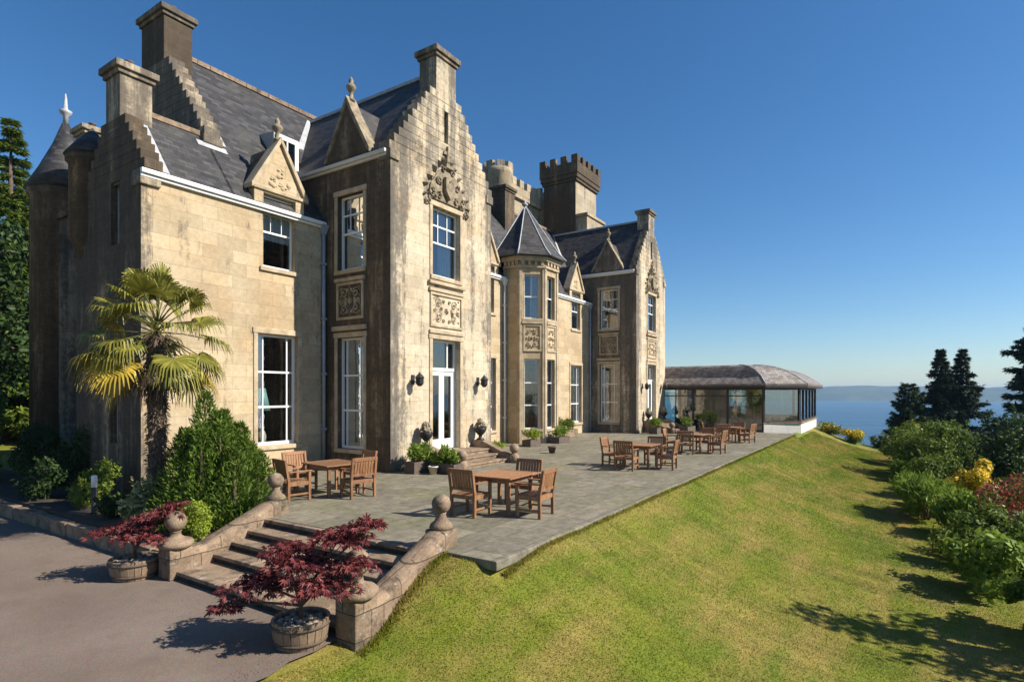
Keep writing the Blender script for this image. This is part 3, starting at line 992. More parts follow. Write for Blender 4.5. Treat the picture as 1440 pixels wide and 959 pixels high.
def wing(dx, near):
    x0, x1, xc = 12.55 + dx, 17.8 + dx, 15.175 + dx
    F = frame((0, YW, 0), (1, 0, 0), (0, 1, 0))
    dw = (xc - 0.72, xc + 0.72)
    wall(F, x0, x1, B0, WH, [(*dw, 0.48, 4.2), (*dw, 6.3, 8.6)])
    FS = frame((x0, 0, 0), (0, 1, 0), (1, 0, 0))
    wall(FS, YW, YF + 1.7, B0, WH, [(13.78, 14.97, 0.62, 4.18), (13.78, 14.97, 6.35, 8.75)], mat=M['stone_soot_shade'] if near else M['stone'])
    FE = frame((x1, 0, 0), (0, 1, 0), (1, 0, 0))
    wall(FE, YW, YF + 1.7, B0, WH, [])
    window(FS, 13.78, 14.97, 0.62, 4.18, cols=(0.25, 0.8), rows=(0.345, 0.66), curtain='right')
    window(FS, 13.78, 14.97, 6.35, 8.75, cols=(), rows=(0.5,), bars=[(0.32, 0.34, 0.5, 1), (0.66, 0.68, 0.5, 1), (0, 1, 0.74, 0.76)], curtain='sides')
    carved_panel(FS, 13.75, 15.0, 4.75, 5.95, 11 + int(dx))
    b = MB()
    b.box(13.6, 15.15, -0.12, 0.0, 4.4, 4.55, FS)
    part(b, 'moulding', M['trim'], bevel=0.02)
    # front: window, panel, arms, door
    window(F, *dw, 6.3, 8.6, rows=(0.5,), bars=[(0.32, 0.345, 0.5, 1), (0.655, 0.68, 0.5, 1), (0, 1, 0.74, 0.765)], curtain='half')
    carved_panel(F, xc - 0.85, xc + 0.85, 4.6, 5.75, 21 + int(dx), n=130)
    b = MB()
    b.box(xc - 0.95, xc + 0.95, -0.12, 0.0, 6.0, 6.12, F)
    part(b, 'moulding', M['trim'], bevel=0.02)
    b = MB()
    b.box(xc - 0.9, xc + 0.9, -0.07, 0.0, 4.38, 4.5, F)
    part(b, 'moulding', M['trim'], bevel=0.02)
    arms = MB()
    arms.prism([(xc - 0.95, 8.82), (xc + 0.95, 8.82), (xc + 0.85, 9.3), (xc + 0.5, 9.75), (xc + 0.15, 10.05), (xc, 10.3), (xc - 0.15, 10.05), (xc - 0.5, 9.75), (xc - 0.85, 9.3)], -0.06, 0.0, F)
    arms.prism([(xc - 0.24, 9.65), (xc - 0.24, 9.2), (xc, 8.9), (xc + 0.24, 9.2), (xc + 0.24, 9.65)], -0.2, -0.06, F)
    ao = part(arms, 'carved_arms', M['carving'], bevel=0.02)
    for sx in (-1, 1):
        rl = MB()
        for du, z_, r_, tn, a0 in ((0.8, 9.05, 0.24, 1.4, 1.6), (0.98, 8.72, 0.14, -1.3, 0.5), (0.5, 9.5, 0.2, 1.3, 1.2), (0.42, 9.0, 0.16, -1.3, 2.5), (0.25, 9.92, 0.13, 1.2, 1.0), (0.66, 8.9, 0.1, 1.0, 0)):
            scroll(rl, F, xc + sx * du, z_, r_, tn, a0, sx, 0.026, 0.14)
        for du, z_, L, a in ((0.55, 9.72, 0.3, 0.9), (0.75, 9.42, 0.28, 0.5), (0.95, 9.2, 0.26, 0.1), (1.0, 8.95, 0.24, -0.5), (0.35, 9.95, 0.26, 1.2), (0.3, 9.3, 0.3, 0.7), (0.3, 9.1, 0.28, 0.0), (0.55, 8.95, 0.25, -0.3), (1.05, 8.75, 0.22, -1.3), (0.2, 10.15, 0.2, 1.3)):
            leaf_carve(rl, F, xc + sx * du, z_, L, 0.13, a if sx > 0 else PI - a, 0.16)
        part_sub(rl, 'scrollwork', M['carving'], ao)
    rl = MB()
    for k in range(3):
        leaf_carve(rl, F, xc, 9.45, 0.18, 0.1, PI / 2 + (k - 1) * 0.9, 0.27)
    part_sub(rl, 'shield_charge', M['carving'], ao)
    cr = MB()
    cr.box(xc - 0.2, xc + 0.2, -0.18, 0.0, 9.98, 10.1, F)
    for k in range(5):
        leaf_carve(cr, F, xc - 0.18 + 0.09 * k, 10.1, 0.22 + 0.06 * (k % 2), 0.1, PI / 2 + (2 - k) * 0.14, 0.16)
    cr.prism([(xc - 0.07, 10.1), (xc + 0.07, 10.1), (xc + 0.05, 10.5), (xc, 10.78), (xc - 0.05, 10.5)], -0.1, 0.0, F)
    cr.prism([(xc - 0.2, 10.46), (xc + 0.2, 10.46), (xc + 0.16, 10.58), (xc - 0.16, 10.58)], -0.07, -0.003, F)
    part_sub(cr, 'crest', M['carving'], ao, 0.01)
    # french door under a transom light
    dz0, dz1, dzt = 0.48, 4.2, 3.2
    d = 0.2
    fr = MB()
    u0, u1 = dw
    fr.box(u0, u0 + 0.08, d, d + 0.09, dz0, dz1, F).box(u1 - 0.08, u1, d, d + 0.09, dz0, dz1, F).box(u0 + 0.08, u1 - 0.08, d, d + 0.088, dz1 - 0.08, dz1, F)
    fr.box(u0 + 0.08, u1 - 0.08, d - 0.02, d + 0.088, dzt - 0.05, dzt + 0.06, F)
    fr.box(u0 + (u1 - u0) * 0.68, u0 + (u1 - u0) * 0.68 + 0.05, d, d + 0.08, dzt + 0.06, dz1 - 0.08, F)
    fo = part(fr, 'door_frame', M['white'], bevel=0.008)
    g = MB()
    g.add([(u0 + 0.02, d + 0.045, dzt), (u1 - 0.02, d + 0.045, dzt), (u1 - 0.02, d + 0.045, dz1), (u0 + 0.02, d + 0.045, dz1)], [(0, 1, 2, 3)], F)
    part_sub(g, 'pane', M['glass'], fo)
    um = (u0 + u1) / 2
    for a, c in ((u0 + 0.085, um - 0.004), (um + 0.004, u1 - 0.085)):
        lf = MB()
        lf.box(a, a + 0.13, d + 0.015, d + 0.07, dz0 + 0.02, dzt - 0.055, F).box(c - 0.13, c, d + 0.015, d + 0.07, dz0 + 0.02, dzt - 0.055, F)
        lf.box(a + 0.13, c - 0.13, d + 0.017, d + 0.068, dz0 + 0.02, dz0 + 0.36, F).box(a + 0.13, c - 0.13, d + 0.017, d + 0.068, dzt - 0.2, dzt - 0.055, F)
        lo = part(lf, 'door', M['white'], bevel=0.008)
        g = MB()
        g.add([(a + 0.1, d + 0.04, dz0 + 0.3), (c - 0.1, d + 0.04, dz0 + 0.3), (c - 0.1, d + 0.04, dzt - 0.1), (a + 0.1, d + 0.04, dzt - 0.1)], [(0, 1, 2, 3)], F)
        part_sub(g, 'pane', M['glass'], lo)
    cu = MB()
    n = 16
    vs = []
    for k in range(n + 1):
        t = k / n
        cu_u = u0 + 0.1 + 0.42 * t
        off = 0.04 * math.sin(t * 6 * PI)
        vs += [(u0 + 0.05 + 0.15 * t, d + 0.4 + off, dz0 + 0.05), (u0 + 0.05 + 0.16 * t, d + 0.4 + off, dz0 + 1.1), (cu_u, d + 0.4 + off, dzt)]
    fs = []
    for k in range(n):
        fs += [(3 * k, 3 * k + 3, 3 * k + 4, 3 * k + 1), (3 * k + 1, 3 * k + 4, 3 * k + 5, 3 * k + 2)]
    cu.add(vs, fs, F, True)
    part_sub(cu, 'curtain', M['curtain'], fo)
    s = MB()
    s.box(u0 - 0.16, u0 - 0.004, -0.035, 0.06, dz0, dz1, F).box(u1 + 0.004, u1 + 0.16, -0.035, 0.06, dz0, dz1, F).box(u0 - 0.2, u1 + 0.2, -0.045, 0.06, dz1 + 0.004, dz1 + 0.15, F)
    part_sub(s, 'surround', M['trim'], fo, 0.015)
    # stepped gable with slit and chimney
    g, zt = crow_gable(F, xc, 2.62, WH, 1.32, 0.27, 0.45, 0.62, M['stone'], slit=(xc - 0.1, xc + 0.1, 11.05, 11.75), over=0.06)
    b = MB()
    b.box(xc - 0.12, xc + 0.12, 0.2, 0.3, 10.8, 12.0, F)
    part(b, 'slit_window', M['iron'])
    b = MB()
    b.box(x0 - 0.07, x0 + 0.35, -0.06, 0.45, WH - 0.3, WH - 0.002, F)
    part(b, 'corbel', M['stone'], bevel=0.03)
    b = MB()
    b.box(x1 - 0.35, x1 + 0.07, -0.06, 0.45, WH - 0.3, WH - 0.002, F)
    part(b, 'corbel', M['stone'], bevel=0.03)
    chimney(F, xc - 0.52, xc + 0.52, 0.0, 0.75, zt - 0.05, 13.95, M['stone'], capcol=M['stone_rough'])
    # roof
    rz = WH + 1.33 * 2.72
    mb = MB()
    ya, yb = YW + 0.4, 19.9
    mb.add([(x0 - 0.1, ya, WH), (xc, ya, rz), (x1 + 0.1, ya, WH), (x0 - 0.1, yb, WH), (xc, yb, rz), (x1 + 0.1, yb, WH)], [(0, 1, 4, 3), (1, 2, 5, 4), (0, 2, 1), (3, 4, 5)])
    ro = part(mb, 'roof', M['slate'])
    b = MB()
    b.box(xc - 0.1, xc + 0.1, ya, 19.8, rz - 0.06, rz + 0.05)
    part_sub(b, 'ridge', M['lead'], ro)
    b = MB()                                            # valley lead
    p0, p1 = Vector((x0 - 0.1, 17.0, WH + 0.03)), Vector((xc - 0.1, 19.75, rz))
    b.add([p0 + Vector((0.02, -0.02, 0)), p1 + Vector((0.05, -0.1, 0)), p1 + Vector((-0.15, -0.1, 0.0)), p0 + Vector((-0.28, 0, 0.03))], [(0, 1, 2, 3)])
    part_sub(b, 'flashing', M['lead'], ro)
    gutter(FS, YW + 0.1, YF + 1.4, WH - 0.1, M['render'] if near else None)
    # gablet over the side window
    yc, H = 14.45, 0.95
    mb = MB()
    mb.box(yc - H, yc + H, -0.05, 0.5, WH + 0.02, WH + 0.12, FS)
    mb.prism([(yc - H, WH + 0.122), (yc + H, WH + 0.122), (yc + 0.25, WH + 1.4), (yc, WH + 1.85), (yc - 0.25, WH + 1.4)], -0.05, 0.25, FS)
    go = part(mb, 'dormer', M['stone_soot_shade'] if near else M['stone_rough'], bevel=0.02)
    c = MB()
    for sx in (-1, 1):
        c.prism([(yc + sx * (H + 0.1), WH + 0.06), (yc + sx * (H + 0.1), WH + 0.2), (yc + sx * 0.27, WH + 1.55), (yc, WH + 2.08), (yc, WH + 1.86), (yc + sx * 0.22, WH + 1.4), (yc + sx * H, WH + 0.124)], -0.13, 0.3, FS)
    part_sub(c, 'coping', M['carving'], go, 0.015)
    finial(FS @ Vector((yc, 0.1, WH + 1.95)), 0.8, go)
    rb = MB()
    back = 1.9 / 1.33
    for sx in (-1, 1):
        rb.add([FS @ Vector(p) for p in [(yc + sx * (H + 0.08), 0.28, WH + 0.16), (yc, 0.28, WH + 1.9), (yc, back, WH + 1.9), (yc + sx * (H + 0.08), 0.3, WH + 0.16)]], [(0, 1, 2, 3)])
    part_sub(rb, 'dormer_roof', M['slate'], go)
    rb = MB()
    for sx in (1, -1):
        a_, c_ = FS @ Vector((yc + sx * (H + 0.12), 0.2, WH + 0.2)), FS @ Vector((yc, back + 0.05, WH + 1.95))
        rb.tube([a_, c_], 0.05, 6)
    part_sub(rb, 'flashing', M['lead'], go)
    # two wall lamps
    for lx in (xc - 1.66, xc + 1.78):
        lm = MB()
        lm.box(lx - 0.07, lx + 0.07, YW - 0.03, YW - 0.002, 2.68, 2.98)
        lm.tube([(lx, YW - 0.02, 2.8), (lx, YW - 0.18, 2.72), (lx, YW - 0.3, 2.85), (lx, YW - 0.3, 3.0)], 0.018, 6)
        lo = part(lm, 'wall_lamp', M['iron'])
        sh = MB()
        sh.lathe([(0.05, 0.0), (0.12, 0.08), (0.13, 0.26), (0.16, 0.27), (0.04, 0.4), (0.02, 0.45)], (lx, YW - 0.3, 2.62), 8, smooth=False)
        part_sub(sh, 'lantern', M['iron'], lo)
    b = MB()
    for zf in (0.44, 5.2):
        b.box(x0 + 0.5, x1 - 0.35, YW + 0.75, 19, zf - 0.06, zf)
    part(b, 'floor', M['darkwood'])


wing(0, True)
wing(20.25, False)
b = MB()
for zf in (0.5, 5.1):
    b.box(9.4, 12.2, YF + 0.5, 22, zf - 0.06, zf).box(18.2, 32.5, YF + 0.5, 22, zf - 0.06, zf)
part(b, 'floor', M['darkwood'])
downpipe(12.42, YF - 0.1, 0, 7.6)
downpipe(23.05, YF - 0.1, 0, 7.6, M['white'])
downpipe(32.55, YF - 0.1, 0, 7.6)

# the canted bay with its pyramid roof
P = [(23.19, 15.6), (23.19, 14.75), (24.07, 13.87), (25.32, 13.87), (26.2, 14.75), (26.2, 15.6)]
TC = (24.695, 15.38)
for i in range(5):
    p, q = Vector(P[i]), Vector(P[i + 1])
    L = (q - p).length
    u = (q - p) / L
    n = Vector((-u.y, u.x))
    F = frame((p.x, p.y, 0), (u.x, u.y, 0), (n.x, n.y, 0))
    hs = [] if i in (0, 4) else [(L / 2 - 0.38, L / 2 + 0.38, 0.68, 4.05), (L / 2 - 0.38, L / 2 + 0.38, 5.98, 8.1)]
    wall(F, 0, L, B0, 8.95, hs, name='bay_wall', mat=M['stone_clean'])
    if hs:
        window(F, *hs[0], rows=(0.34, 0.66), surround=False, ft=0.05)
        window(F, *hs[1], rows=(0.5,), surround=False, ft=0.05, bars=[(0.48, 0.52, 0.5, 1)], curtain='half')
        if i < 3:
            carved_panel(F, L / 2 - 0.45, L / 2 + 0.45, 4.4, 5.7, 61 + i, n=14, size=(0.04, 0.09))
    pi_ = MB()
    pi_.box(-0.05, 0.13, -0.05, 0.0, B0, 8.4, F).box(L - 0.13, L + 0.05, -0.05, 0.0, B0, 8.4, F)
    part(pi_, 'pilaster', M['trim'], bevel=0.015)
    co = MB()
    co.box(-0.05, L + 0.05, -0.1, 0.0, 8.4, 8.52, F).box(-0.08, L + 0.08, -0.17, -0.002, 8.72, 8.95, F)
    for k in range(4):
        uu = L * (k + 0.5) / 4
        co.box(uu - 0.07, uu + 0.07, -0.13, 0.0, 8.522, 8.718, F)
    part(co, 'cornice', M['trim'], bevel=0.015)
rf = MB()
ring = []
for zz, rr_ in ((8.96, 1.92), (9.35, 1.58), (10.1, 1.1), (11.7, 0.1)):
    ring.append([(TC[0] + rr_ / math.cos(PI / 8) * math.cos(PI / 8 + k * PI / 4), TC[1] + rr_ / math.cos(PI / 8) * math.sin(PI / 8 + k * PI / 4), zz) for k in range(8)])
rf.add([p for r in ring for p in r], [(a * 8 + k, a * 8 + (k + 1) % 8, a * 8 + 8 + (k + 1) % 8, a * 8 + 8 + k) for a in range(3) for k in range(8)] + [tuple(range(8)), tuple(range(24, 32))])
ro = part(rf, 'bay_roof', M['slate'])
finial((TC[0], TC[1], 11.62), 0.5, ro, M['lead'])
rb = MB()
for k in range(8):
    rb.tube([Vector(ring[a][k]) + Vector((0, 0, 0.01)) for a in range(4)], [0.04, 0.04, 0.035, 0.03], 6)
part_sub(rb, 'hip', M['lead'], ro)

# chimney on the ridge, battlemented block and tower behind
FC = frame((27.4, 0, 0), (0, 1, 0), (1, 0, 0))
chimney(FC, 18.4, 20.0, 0, 1.0, 11.5, 14.35, M['stone_soot_shade'])


def battlement(mb, x0, x1, y0, y1, z, t=0.3, mw=0.55, gap=0.4, h=0.7, base=0.45):
    for (a, c, d, e) in ((x0, x1, y0, y0 + t), (x0, x1, y1 - t, y1), (x0, x0 + t, y0 + t, y1 - t), (x1 - t, x1, y0 + t, y1 - t)):
        mb.box(a, c, d, e, z, z + base)
    n = max(2, round((x1 - x0 + gap) / (mw + gap)))
    wd = (x1 - x0 - (n - 1) * gap) / n
    for k in range(n):
        a = x0 + k * (wd + gap)
        for d, e in ((y0, y0 + t), (y1 - t, y1)):
            mb.box(a, a + wd, d, e, z + base, z + base + h)
    n = max(2, round((y1 - y0 + gap) / (mw + gap)))
    wd = (y1 - y0 - (n - 1) * gap) / n
    for k in range(n):
        a = y0 + k * (wd + gap)
        a0, a1 = (a + t if k == 0 else a), (a + wd - t if k == n - 1 else a + wd)
        for d, e in ((x0, x0 + t), (x1 - t, x1)):
            mb.box(d, e, a0, a1, z + base, z + base + h)


mb = MB()
mb.box(30.2, 36.9, 21.0, 27, 7, 15.5)
mb.box(30.0, 37.0, 20.8, 27.2, 15.5, 15.75)
battlement(mb, 30.0, 37.0, 20.8, 27.2, 15.752, h=0.55, base=0.5)
o = part(mb, 'keep', M['stone_tower'], bevel=0.03)
for cx in (30.6, 36.6):
    mb = MB()
    mb.lathe([(0.4, 13.6), (0.85, 14.6), (0.9, 14.7), (0.9, 16.3), (0.97, 16.4), (0.97, 16.75), (0.7, 16.75)], (cx, 21.1, 0), 24)
    for k in range(8):
        a = k * PI / 4
        mb.box(-0.24, 0.24, 0.7, 0.96, 16.752, 17.1, Matrix.Translation((cx, 21.1, 0)) @ Matrix.Rotation(a, 4, 'Z'))
    part_sub(mb, 'turret', M['stone_tower'], o)
mb = MB()
mb.box(35.5, 38.8, 18.0, 20.5, 8, 17.0)
part(mb, 'tower', M['stone_tower'], bevel=0.03)
mb = MB()
mb.box(35.46, 35.498, 18.0, 20.5, 8, 16.99)  # thin dark sheet that paints shade onto the tower's left-facing wall
part(mb, 'tower_side_shade', M['stone_soot_shade'])
mb = MB()
mb.box(35.38, 38.92, 17.88, 20.62, 17.002, 17.2)
mb.box(35.3, 39.0, 17.8, 20.7, 17.202, 17.5)
battlement(mb, 35.25, 39.05, 17.75, 20.75, 17.502, h=0.5, base=0.75, mw=0.5, gap=0.36)
part(mb, 'tower_parapet', M['stone_soot_shade'], bevel=0.03)
mb = MB()
mb.box(35.62, 38.4, 17.2, 17.998, 8, 14.5)
mb.box(35.5, 38.5, 17.1, 17.99, 14.502, 14.7)
part(mb, 'tower_stair', M['stone_tower'], bevel=0.02)
FB = frame((0, 24.35, 0), (1, 0, 0), (0, -1, 0))
b = MB()
wall(FB, 8.2, 38.3, B0, EZ, [], make=False, mb=b)
wall(frame((38.25, 0, 0), (0, 1, 0), (-1, 0, 0)), 15.6, 24.35, B0, EZ, [], make=False, mb=b)
part(b, 'rear_wall', M['stone_rough'])


# ------------------------------------------------------------------ the glazed pavilion
pav = empty('pavilion', 'low glazed dining pavilion with brown shingled roof at the far end of the terrace', 'pavilion', (38.0, 12.6, 0))
PV = [(38.0, 12.9), (38.0, 6.42), (39.85, 4.57), (48.9, 4.57), (50.6, 6.3), (50.6, 12.9)]


PM = (1, 1, 1, 1, 1, 0)


def offset_poly(poly, d, mul=PM):                               # closed, convex, moves each edge inwards by d (sign by orientation)
    n = len(poly)
    out = []
    cx = sum(p[0] for p in poly) / n
    cy = sum(p[1] for p in poly) / n
    lines = []
    for i in range(n):
        p, q = Vector(poly[i]), Vector(poly[(i + 1) % n])
        u = (q - p).normalized()
        nn = Vector((-u.y, u.x))
        if nn.dot(Vector((cx, cy)) - p) < 0:
            nn = -nn
        dd = d * mul[i]
        lines.append((p + nn * dd, u))
    for i in range(n):
        p, u = lines[i - 1]
        q, v = lines[i]
        den = u.x * v.y - u.y * v.x
        t = ((q.x - p.x) * v.y - (q.y - p.y) * v.x) / den
        out.append(tuple(p + u * t))
    return out


rings = [(-0.4, 2.86), (-0.42, 2.98), (0.3, 3.5), (0.9, 3.86), (1.5, 4.07), (2.1, 4.17), (2.7, 4.2)]
mb = MB()
rp = [[(*p, z) for p in offset_poly(PV, d, PM if d < 0 else (0.2, 0.55, 1.0, 1.0, 0.9, 0))] for d, z in rings]
n6 = 6
mb.add([p for r in rp for p in r], [(a * 6 + k, a * 6 + (k + 1) % 6, a * 6 + 6 + (k + 1) % 6, a * 6 + 6 + k) for a in range(len(rings) - 1) for k in range(6)] +
       [tuple(range(6 * (len(rings) - 1), 6 * len(rings)))])
pr = part(mb, 'roof', M['shingle'], pav)
for k in (1, 2, 3, 4):
    mb = MB()
    mb.tube([Vector(rp[a][k]) + Vector((0, 0, 0.01)) for a in range(1, len(rings))], 0.03, 6)
    part_sub(mb, 'hip', M['lead'], pr)
mb = MB()
mb.slab(offset_poly(PV, -0.38), 2.74, 2.858)
part_sub(mb, 'soffit', M['bronze'], pr)
mb = MB()
mb.slab(offset_poly(PV, 0.05), 0.0, 0.03)
mb.box(40.5, 50, 12.55, 12.7, 0.03, 2.74)
part(mb, 'floor', simple('warm floor', (0.16, 0.11, 0.075), 0.4, 0.2, 3, 0.05), pav)
mb = MB()
mb.slab([PV[1], PV[2], PV[3], PV[4], PV[5], (50.3, 12.9), (50.3, 6.5), (48.75, 4.9), (40.0, 4.9), (38.3, 6.55)], -2.6, 0.52)
o = part(mb, 'base_wall', M['render'], pav, 0.01)
mb = MB()
mb.slab([(37.95, 6.44), (39.8, 4.5), (48.95, 4.5), (50.68, 6.28), (50.68, 12.9), (50.2, 12.9), (50.2, 6.5), (48.7, 5.0), (40.05, 5.0), (38.3, 6.7)], 0.522, 0.6)
part_sub(mb, 'sill', M['garden_stone'], o, 0.01)
for i in range(5):
    p, q = Vector(PV[i]), Vector(PV[i + 1])
    L = (q - p).length
    u = (q - p) / L
    nn = Vector((-u.y, u.x)) if i else Vector((1, 0))
    if nn.dot(Vector((44, 9)) - p) < 0:
        nn = -nn
    F = frame((p.x, p.y, 0), (u.x, u.y, 0), (nn.x, nn.y, 0))
    zb = 0.03 if i == 0 else 0.6
    fr = MB()
    nb = {0: 3, 1: 1, 2: 5, 3: 1, 4: 3}[i]
    for k in range(nb + 1):
        a = L * k / nb
        wdt = 0.12 if k in (0, nb) else 0.06
        fr.box(max(a - wdt, 0.0), min(a + wdt, L), 0.03, 0.17, zb, 2.738, F)
    fr.box(0.1, L - 0.1, 0.032, 0.168, 2.62, 2.736, F)
    fr.box(0.1, L - 0.1, 0.034, 0.166, zb + 0.002, zb + 0.1, F)
    if i == 0:
        fr.box(0.1, L - 0.1, 0.036, 0.16, 2.2, 2.27, F)
    fo = part(fr, 'window_frame', M['bronze'], pav, 0.005)
    g = MB()
    g.add([(0.05, 0.1, zb), (L - 0.05, 0.1, zb), (L - 0.05, 0.1, 2.7), (0.05, 0.1, 2.7)], [(0, 1, 2, 3)], F)
    part_sub(g, 'pane', M['pav_glass'], fo)
mb = MB()
for k in range(6):
    mb.tube([(38.35 + 0.07 * k, 9.3 + 0.05 * math.sin(k * 2), 0.05), (38.35 + 0.07 * k, 9.3 + 0.05 * math.sin(k * 2 + 1), 2.6)], 0.05, 6)
part(mb, 'curtain', simple('olive curtain', (0.26, 0.24, 0.13), 0.9, 0.15, 5, 0.1), pav)
tan = simple('tan partition', (0.24, 0.19, 0.11), 0.7, 0.25, 2, 0.1)
for (xa, xb, ya, yb, zt_) in ((43.0, 43.15, 9.6, 12.5, 2.7), (46.6, 46.75, 7.8, 9.0, 2.7), (41.2, 41.5, 7.6, 8.1, 2.7), (41.2, 41.5, 10.4, 10.9, 2.7), (39.4, 39.6, 8.3, 9.2, 1.1), (40.6, 40.8, 5.9, 6.6, 1.0), (46.5, 46.7, 9.5, 12.4, 1.4)):
    mb = MB()
    mb.box(xa, xb, ya, yb, 0.032, zt_)
    part(mb, 'partition', tan, pav, 0.01)
mb = MB()
for k in range(7):
    mb.tube([(38.4 + 0.05 * k, 11.2 + 0.05 * math.sin(k * 2), 0.05), (38.4 + 0.05 * k, 11.2 + 0.05 * math.sin(k * 2 + 1), 2.6)], 0.05, 6)
part(mb, 'curtain', simple('pale olive curtain', (0.26, 0.24, 0.13), 0.9, 0.15, 5, 0.1), pav)


# ------------------------------------------------------------------ garden steps
gs = empty('garden_steps', 'broad stone garden steps with stone ball finials, rising from the drive to the terrace', 'steps', (5.0, 7.9, -0.7))


def gpart(mb, name, mat, parent=None, bevel=0.02):
    if parent is None or parent is gs:
        return part(mb, name, mat, gs, bevel)
    return part_sub(mb, name, mat, parent, bevel)


xs_ = [4.98, 5.62, 5.96, 6.30, 6.64, 6.76]
for k in range(5):
    mb = MB()
    z1 = -0.7 + 0.14 * (k + 1) - (0.003 if k == 4 else 0)
    nose = 0.03
    rr = random.Random(k)
    ys_ = [5.85, 7.1 + rr.uniform(-.3, .3), 8.6 + rr.uniform(-.3, .3), 10.0]
    for a, c in zip(ys_, ys_[1:]):
        mb.box(xs_[k] - nose + rr.uniform(-0.012, 0.012), xs_[k + 1] + (0.06 if k < 4 else -0.013), a + 0.006, c - 0.006, z1 - 0.07, z1 + rr.uniform(-0.004, 0.0))
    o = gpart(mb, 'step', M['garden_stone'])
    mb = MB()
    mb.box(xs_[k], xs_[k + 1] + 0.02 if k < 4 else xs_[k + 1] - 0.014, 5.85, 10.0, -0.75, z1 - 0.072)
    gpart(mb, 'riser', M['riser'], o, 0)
for (yl0, yl1, yh0, yh1) in ((5.5, 5.88, 5.7, 6.08), (9.92, 10.3, 10.0, 10.38)):
    mb = MB()
    prof = []
    for k in range(9):
        a = PI * k / 8
        prof.append((0.5 - 0.5 * math.cos(a), 0.10 * math.sin(a)))
    vs = []
    st = [(5.15, -0.36), (5.5, -0.31), (6.3, 0.0), (6.75, 0.17), (7.0, 0.2)]
    for x, zt_ in st:
        t = (x - 5.15) / 1.85
        y0, y1 = yl0 + (yh0 - yl0) * t, yl1 + (yh1 - yl1) * t
        vs.append((x, y0, -0.95))
        for q, h in prof:
            vs.append((x, y0 + (y1 - y0) * q, zt_ + h))
        vs.append((x, y1, -0.95))
    k = len(prof) + 2
    fs = [(i * k + j, (i + 1) * k + j, (i + 1) * k + j + 1, i * k + j + 1) for i in range(len(st) - 1) for j in range(k - 1)]
    fs += [tuple(range(k)), tuple((len(st) - 1) * k + j for j in range(k - 1, -1, -1))]
    mb.add(vs, fs)
    gpart(mb, 'cheek_wall', M['garden_wall'], None, 0.015)
for (x, y, low) in ((5.08, 5.7, True), (5.04, 10.1, True), (6.98, 5.9, False), (7.05, 10.25, False)):
    mb = MB()
    if low:
        mb.box(x - 0.19, x + 0.19, y - 0.19, y + 0.19, -0.95, -0.2)
        o = gpart(mb, 'pier', M['garden_wall'])
        mb = MB()
        mb.lathe([(0.22, -0.2), (0.27, -0.17), (0.28, -0.11), (0.24, -0.07), (0.14, -0.04), (0.09, 0.0), (0.08, 0.06), (0.1, 0.08)], (x, y, 0), 24)
        gpart(mb, 'pier_cap', M['garden_stone'], o, 0)
        bz, br_ = 0.235, 0.17
    else:
        mb.box(x - 0.17, x + 0.17, y - 0.19, y + 0.19, -0.6, 0.27)
        o = gpart(mb, 'pier', M['garden_wall'])
        mb = MB()
        mb.lathe([(0.17, 0.27), (0.19, 0.3), (0.17, 0.35), (0.11, 0.4), (0.07, 0.49), (0.085, 0.53)], (x, y, 0), 24)
        gpart(mb, 'pier_cap', M['garden_stone'], o, 0)
        bz, br_ = 0.66, 0.15
    mb = MB()
    mb.ball((x, y, bz), br_, 28)
    gpart(mb, 'ball_finial', M['garden_stone'], o, 0)


# steps up to the two french doors
def door_steps(dx, label):
    xc = 15.175 + dx
    root = empty('door_steps', label, 'steps', (xc, 12.5, 0), group='stone steps below the french doors')
    for k in range(3):
        mb = MB()
        z1 = 0.16 * (k + 1) - 0.005
        e = 0.36 * (2 - k)
        mb.box(xc - 1.15, xc + 1.35, 11.75 - e, 12.58 if k == 2 else 11.75 - e + 0.40, z1 - 0.06, z1)
        mb.box(xc - 1.12, xc + 1.32, 11.78 - e, 12.58 if k == 2 else 11.75 - e + 0.40, 0.0 if k == 0 else 0.002 * k, z1 - 0.06)
        part(mb, 'step', M['garden_stone'], root, 0.015)
    for sx in (-1, 1):
        x = xc + (1.55 if sx > 0 else -1.36)
        mb = MB()
        mb.prism([(12.58, 0), (12.58, 0.72), (12.1, 0.72), (11.0, 0.28), (10.95, 0)], -0.17, 0.17, frame((x, 0, 0), (0, 1, 0), (1, 0, 0)))
        co = part(mb, 'cheek_wall', M['garden_stone'], root, 0.03)
        mb = MB()
        mb.lathe([(0.17, 0), (0.17, 0.25), (0.12, 0.3), (0.08, 0.36)], (x, 10.85, 0.0), 16)
        mb.ball((x, 10.85, 0.5), 0.17, 20)
        part_sub(mb, 'ball_finial', M['garden_stone'], co)
    return root


door_steps(0, 'flight of sandstone steps below the white french door of the nearer gabled wing')
door_steps(20.25, 'flight of sandstone steps below the french door of the farther gabled wing')


# dark urns on the cheek walls
def urn(x, y, z, label):
    root = empty('urn', label, 'urn', (x, y, z), group='dark finial urns beside the french doors')
    mb = MB()
    mb.lathe([(0.14, 0), (0.14, 0.05), (0.07, 0.09), (0.06, 0.16), (0.12, 0.22), (0.2, 0.32), (0.22, 0.42), (0.2, 0.45), (0.16, 0.46)], (0, 0, 0), 20)
    mb.build('bowl', M['iron'], root)
    mb = MB()
    r = random.Random(int(x * 7))
    for k in range(40):
        a, h = r.uniform(0, 2 * PI), r.uniform(0, 1)
        q = 0.17 * (1 - h) ** 0.7 + 0.03
        mb.ball((q * math.cos(a), q * math.sin(a), 0.46 + 0.3 * h), r.uniform(0.03, 0.055), 8)
    mb.lathe([(0.16, 0.44), (0.13, 0.55), (0.06, 0.72), (0.02, 0.8)], (0, 0, 0), 12)
    mb.build('finial', M['carving'], root)


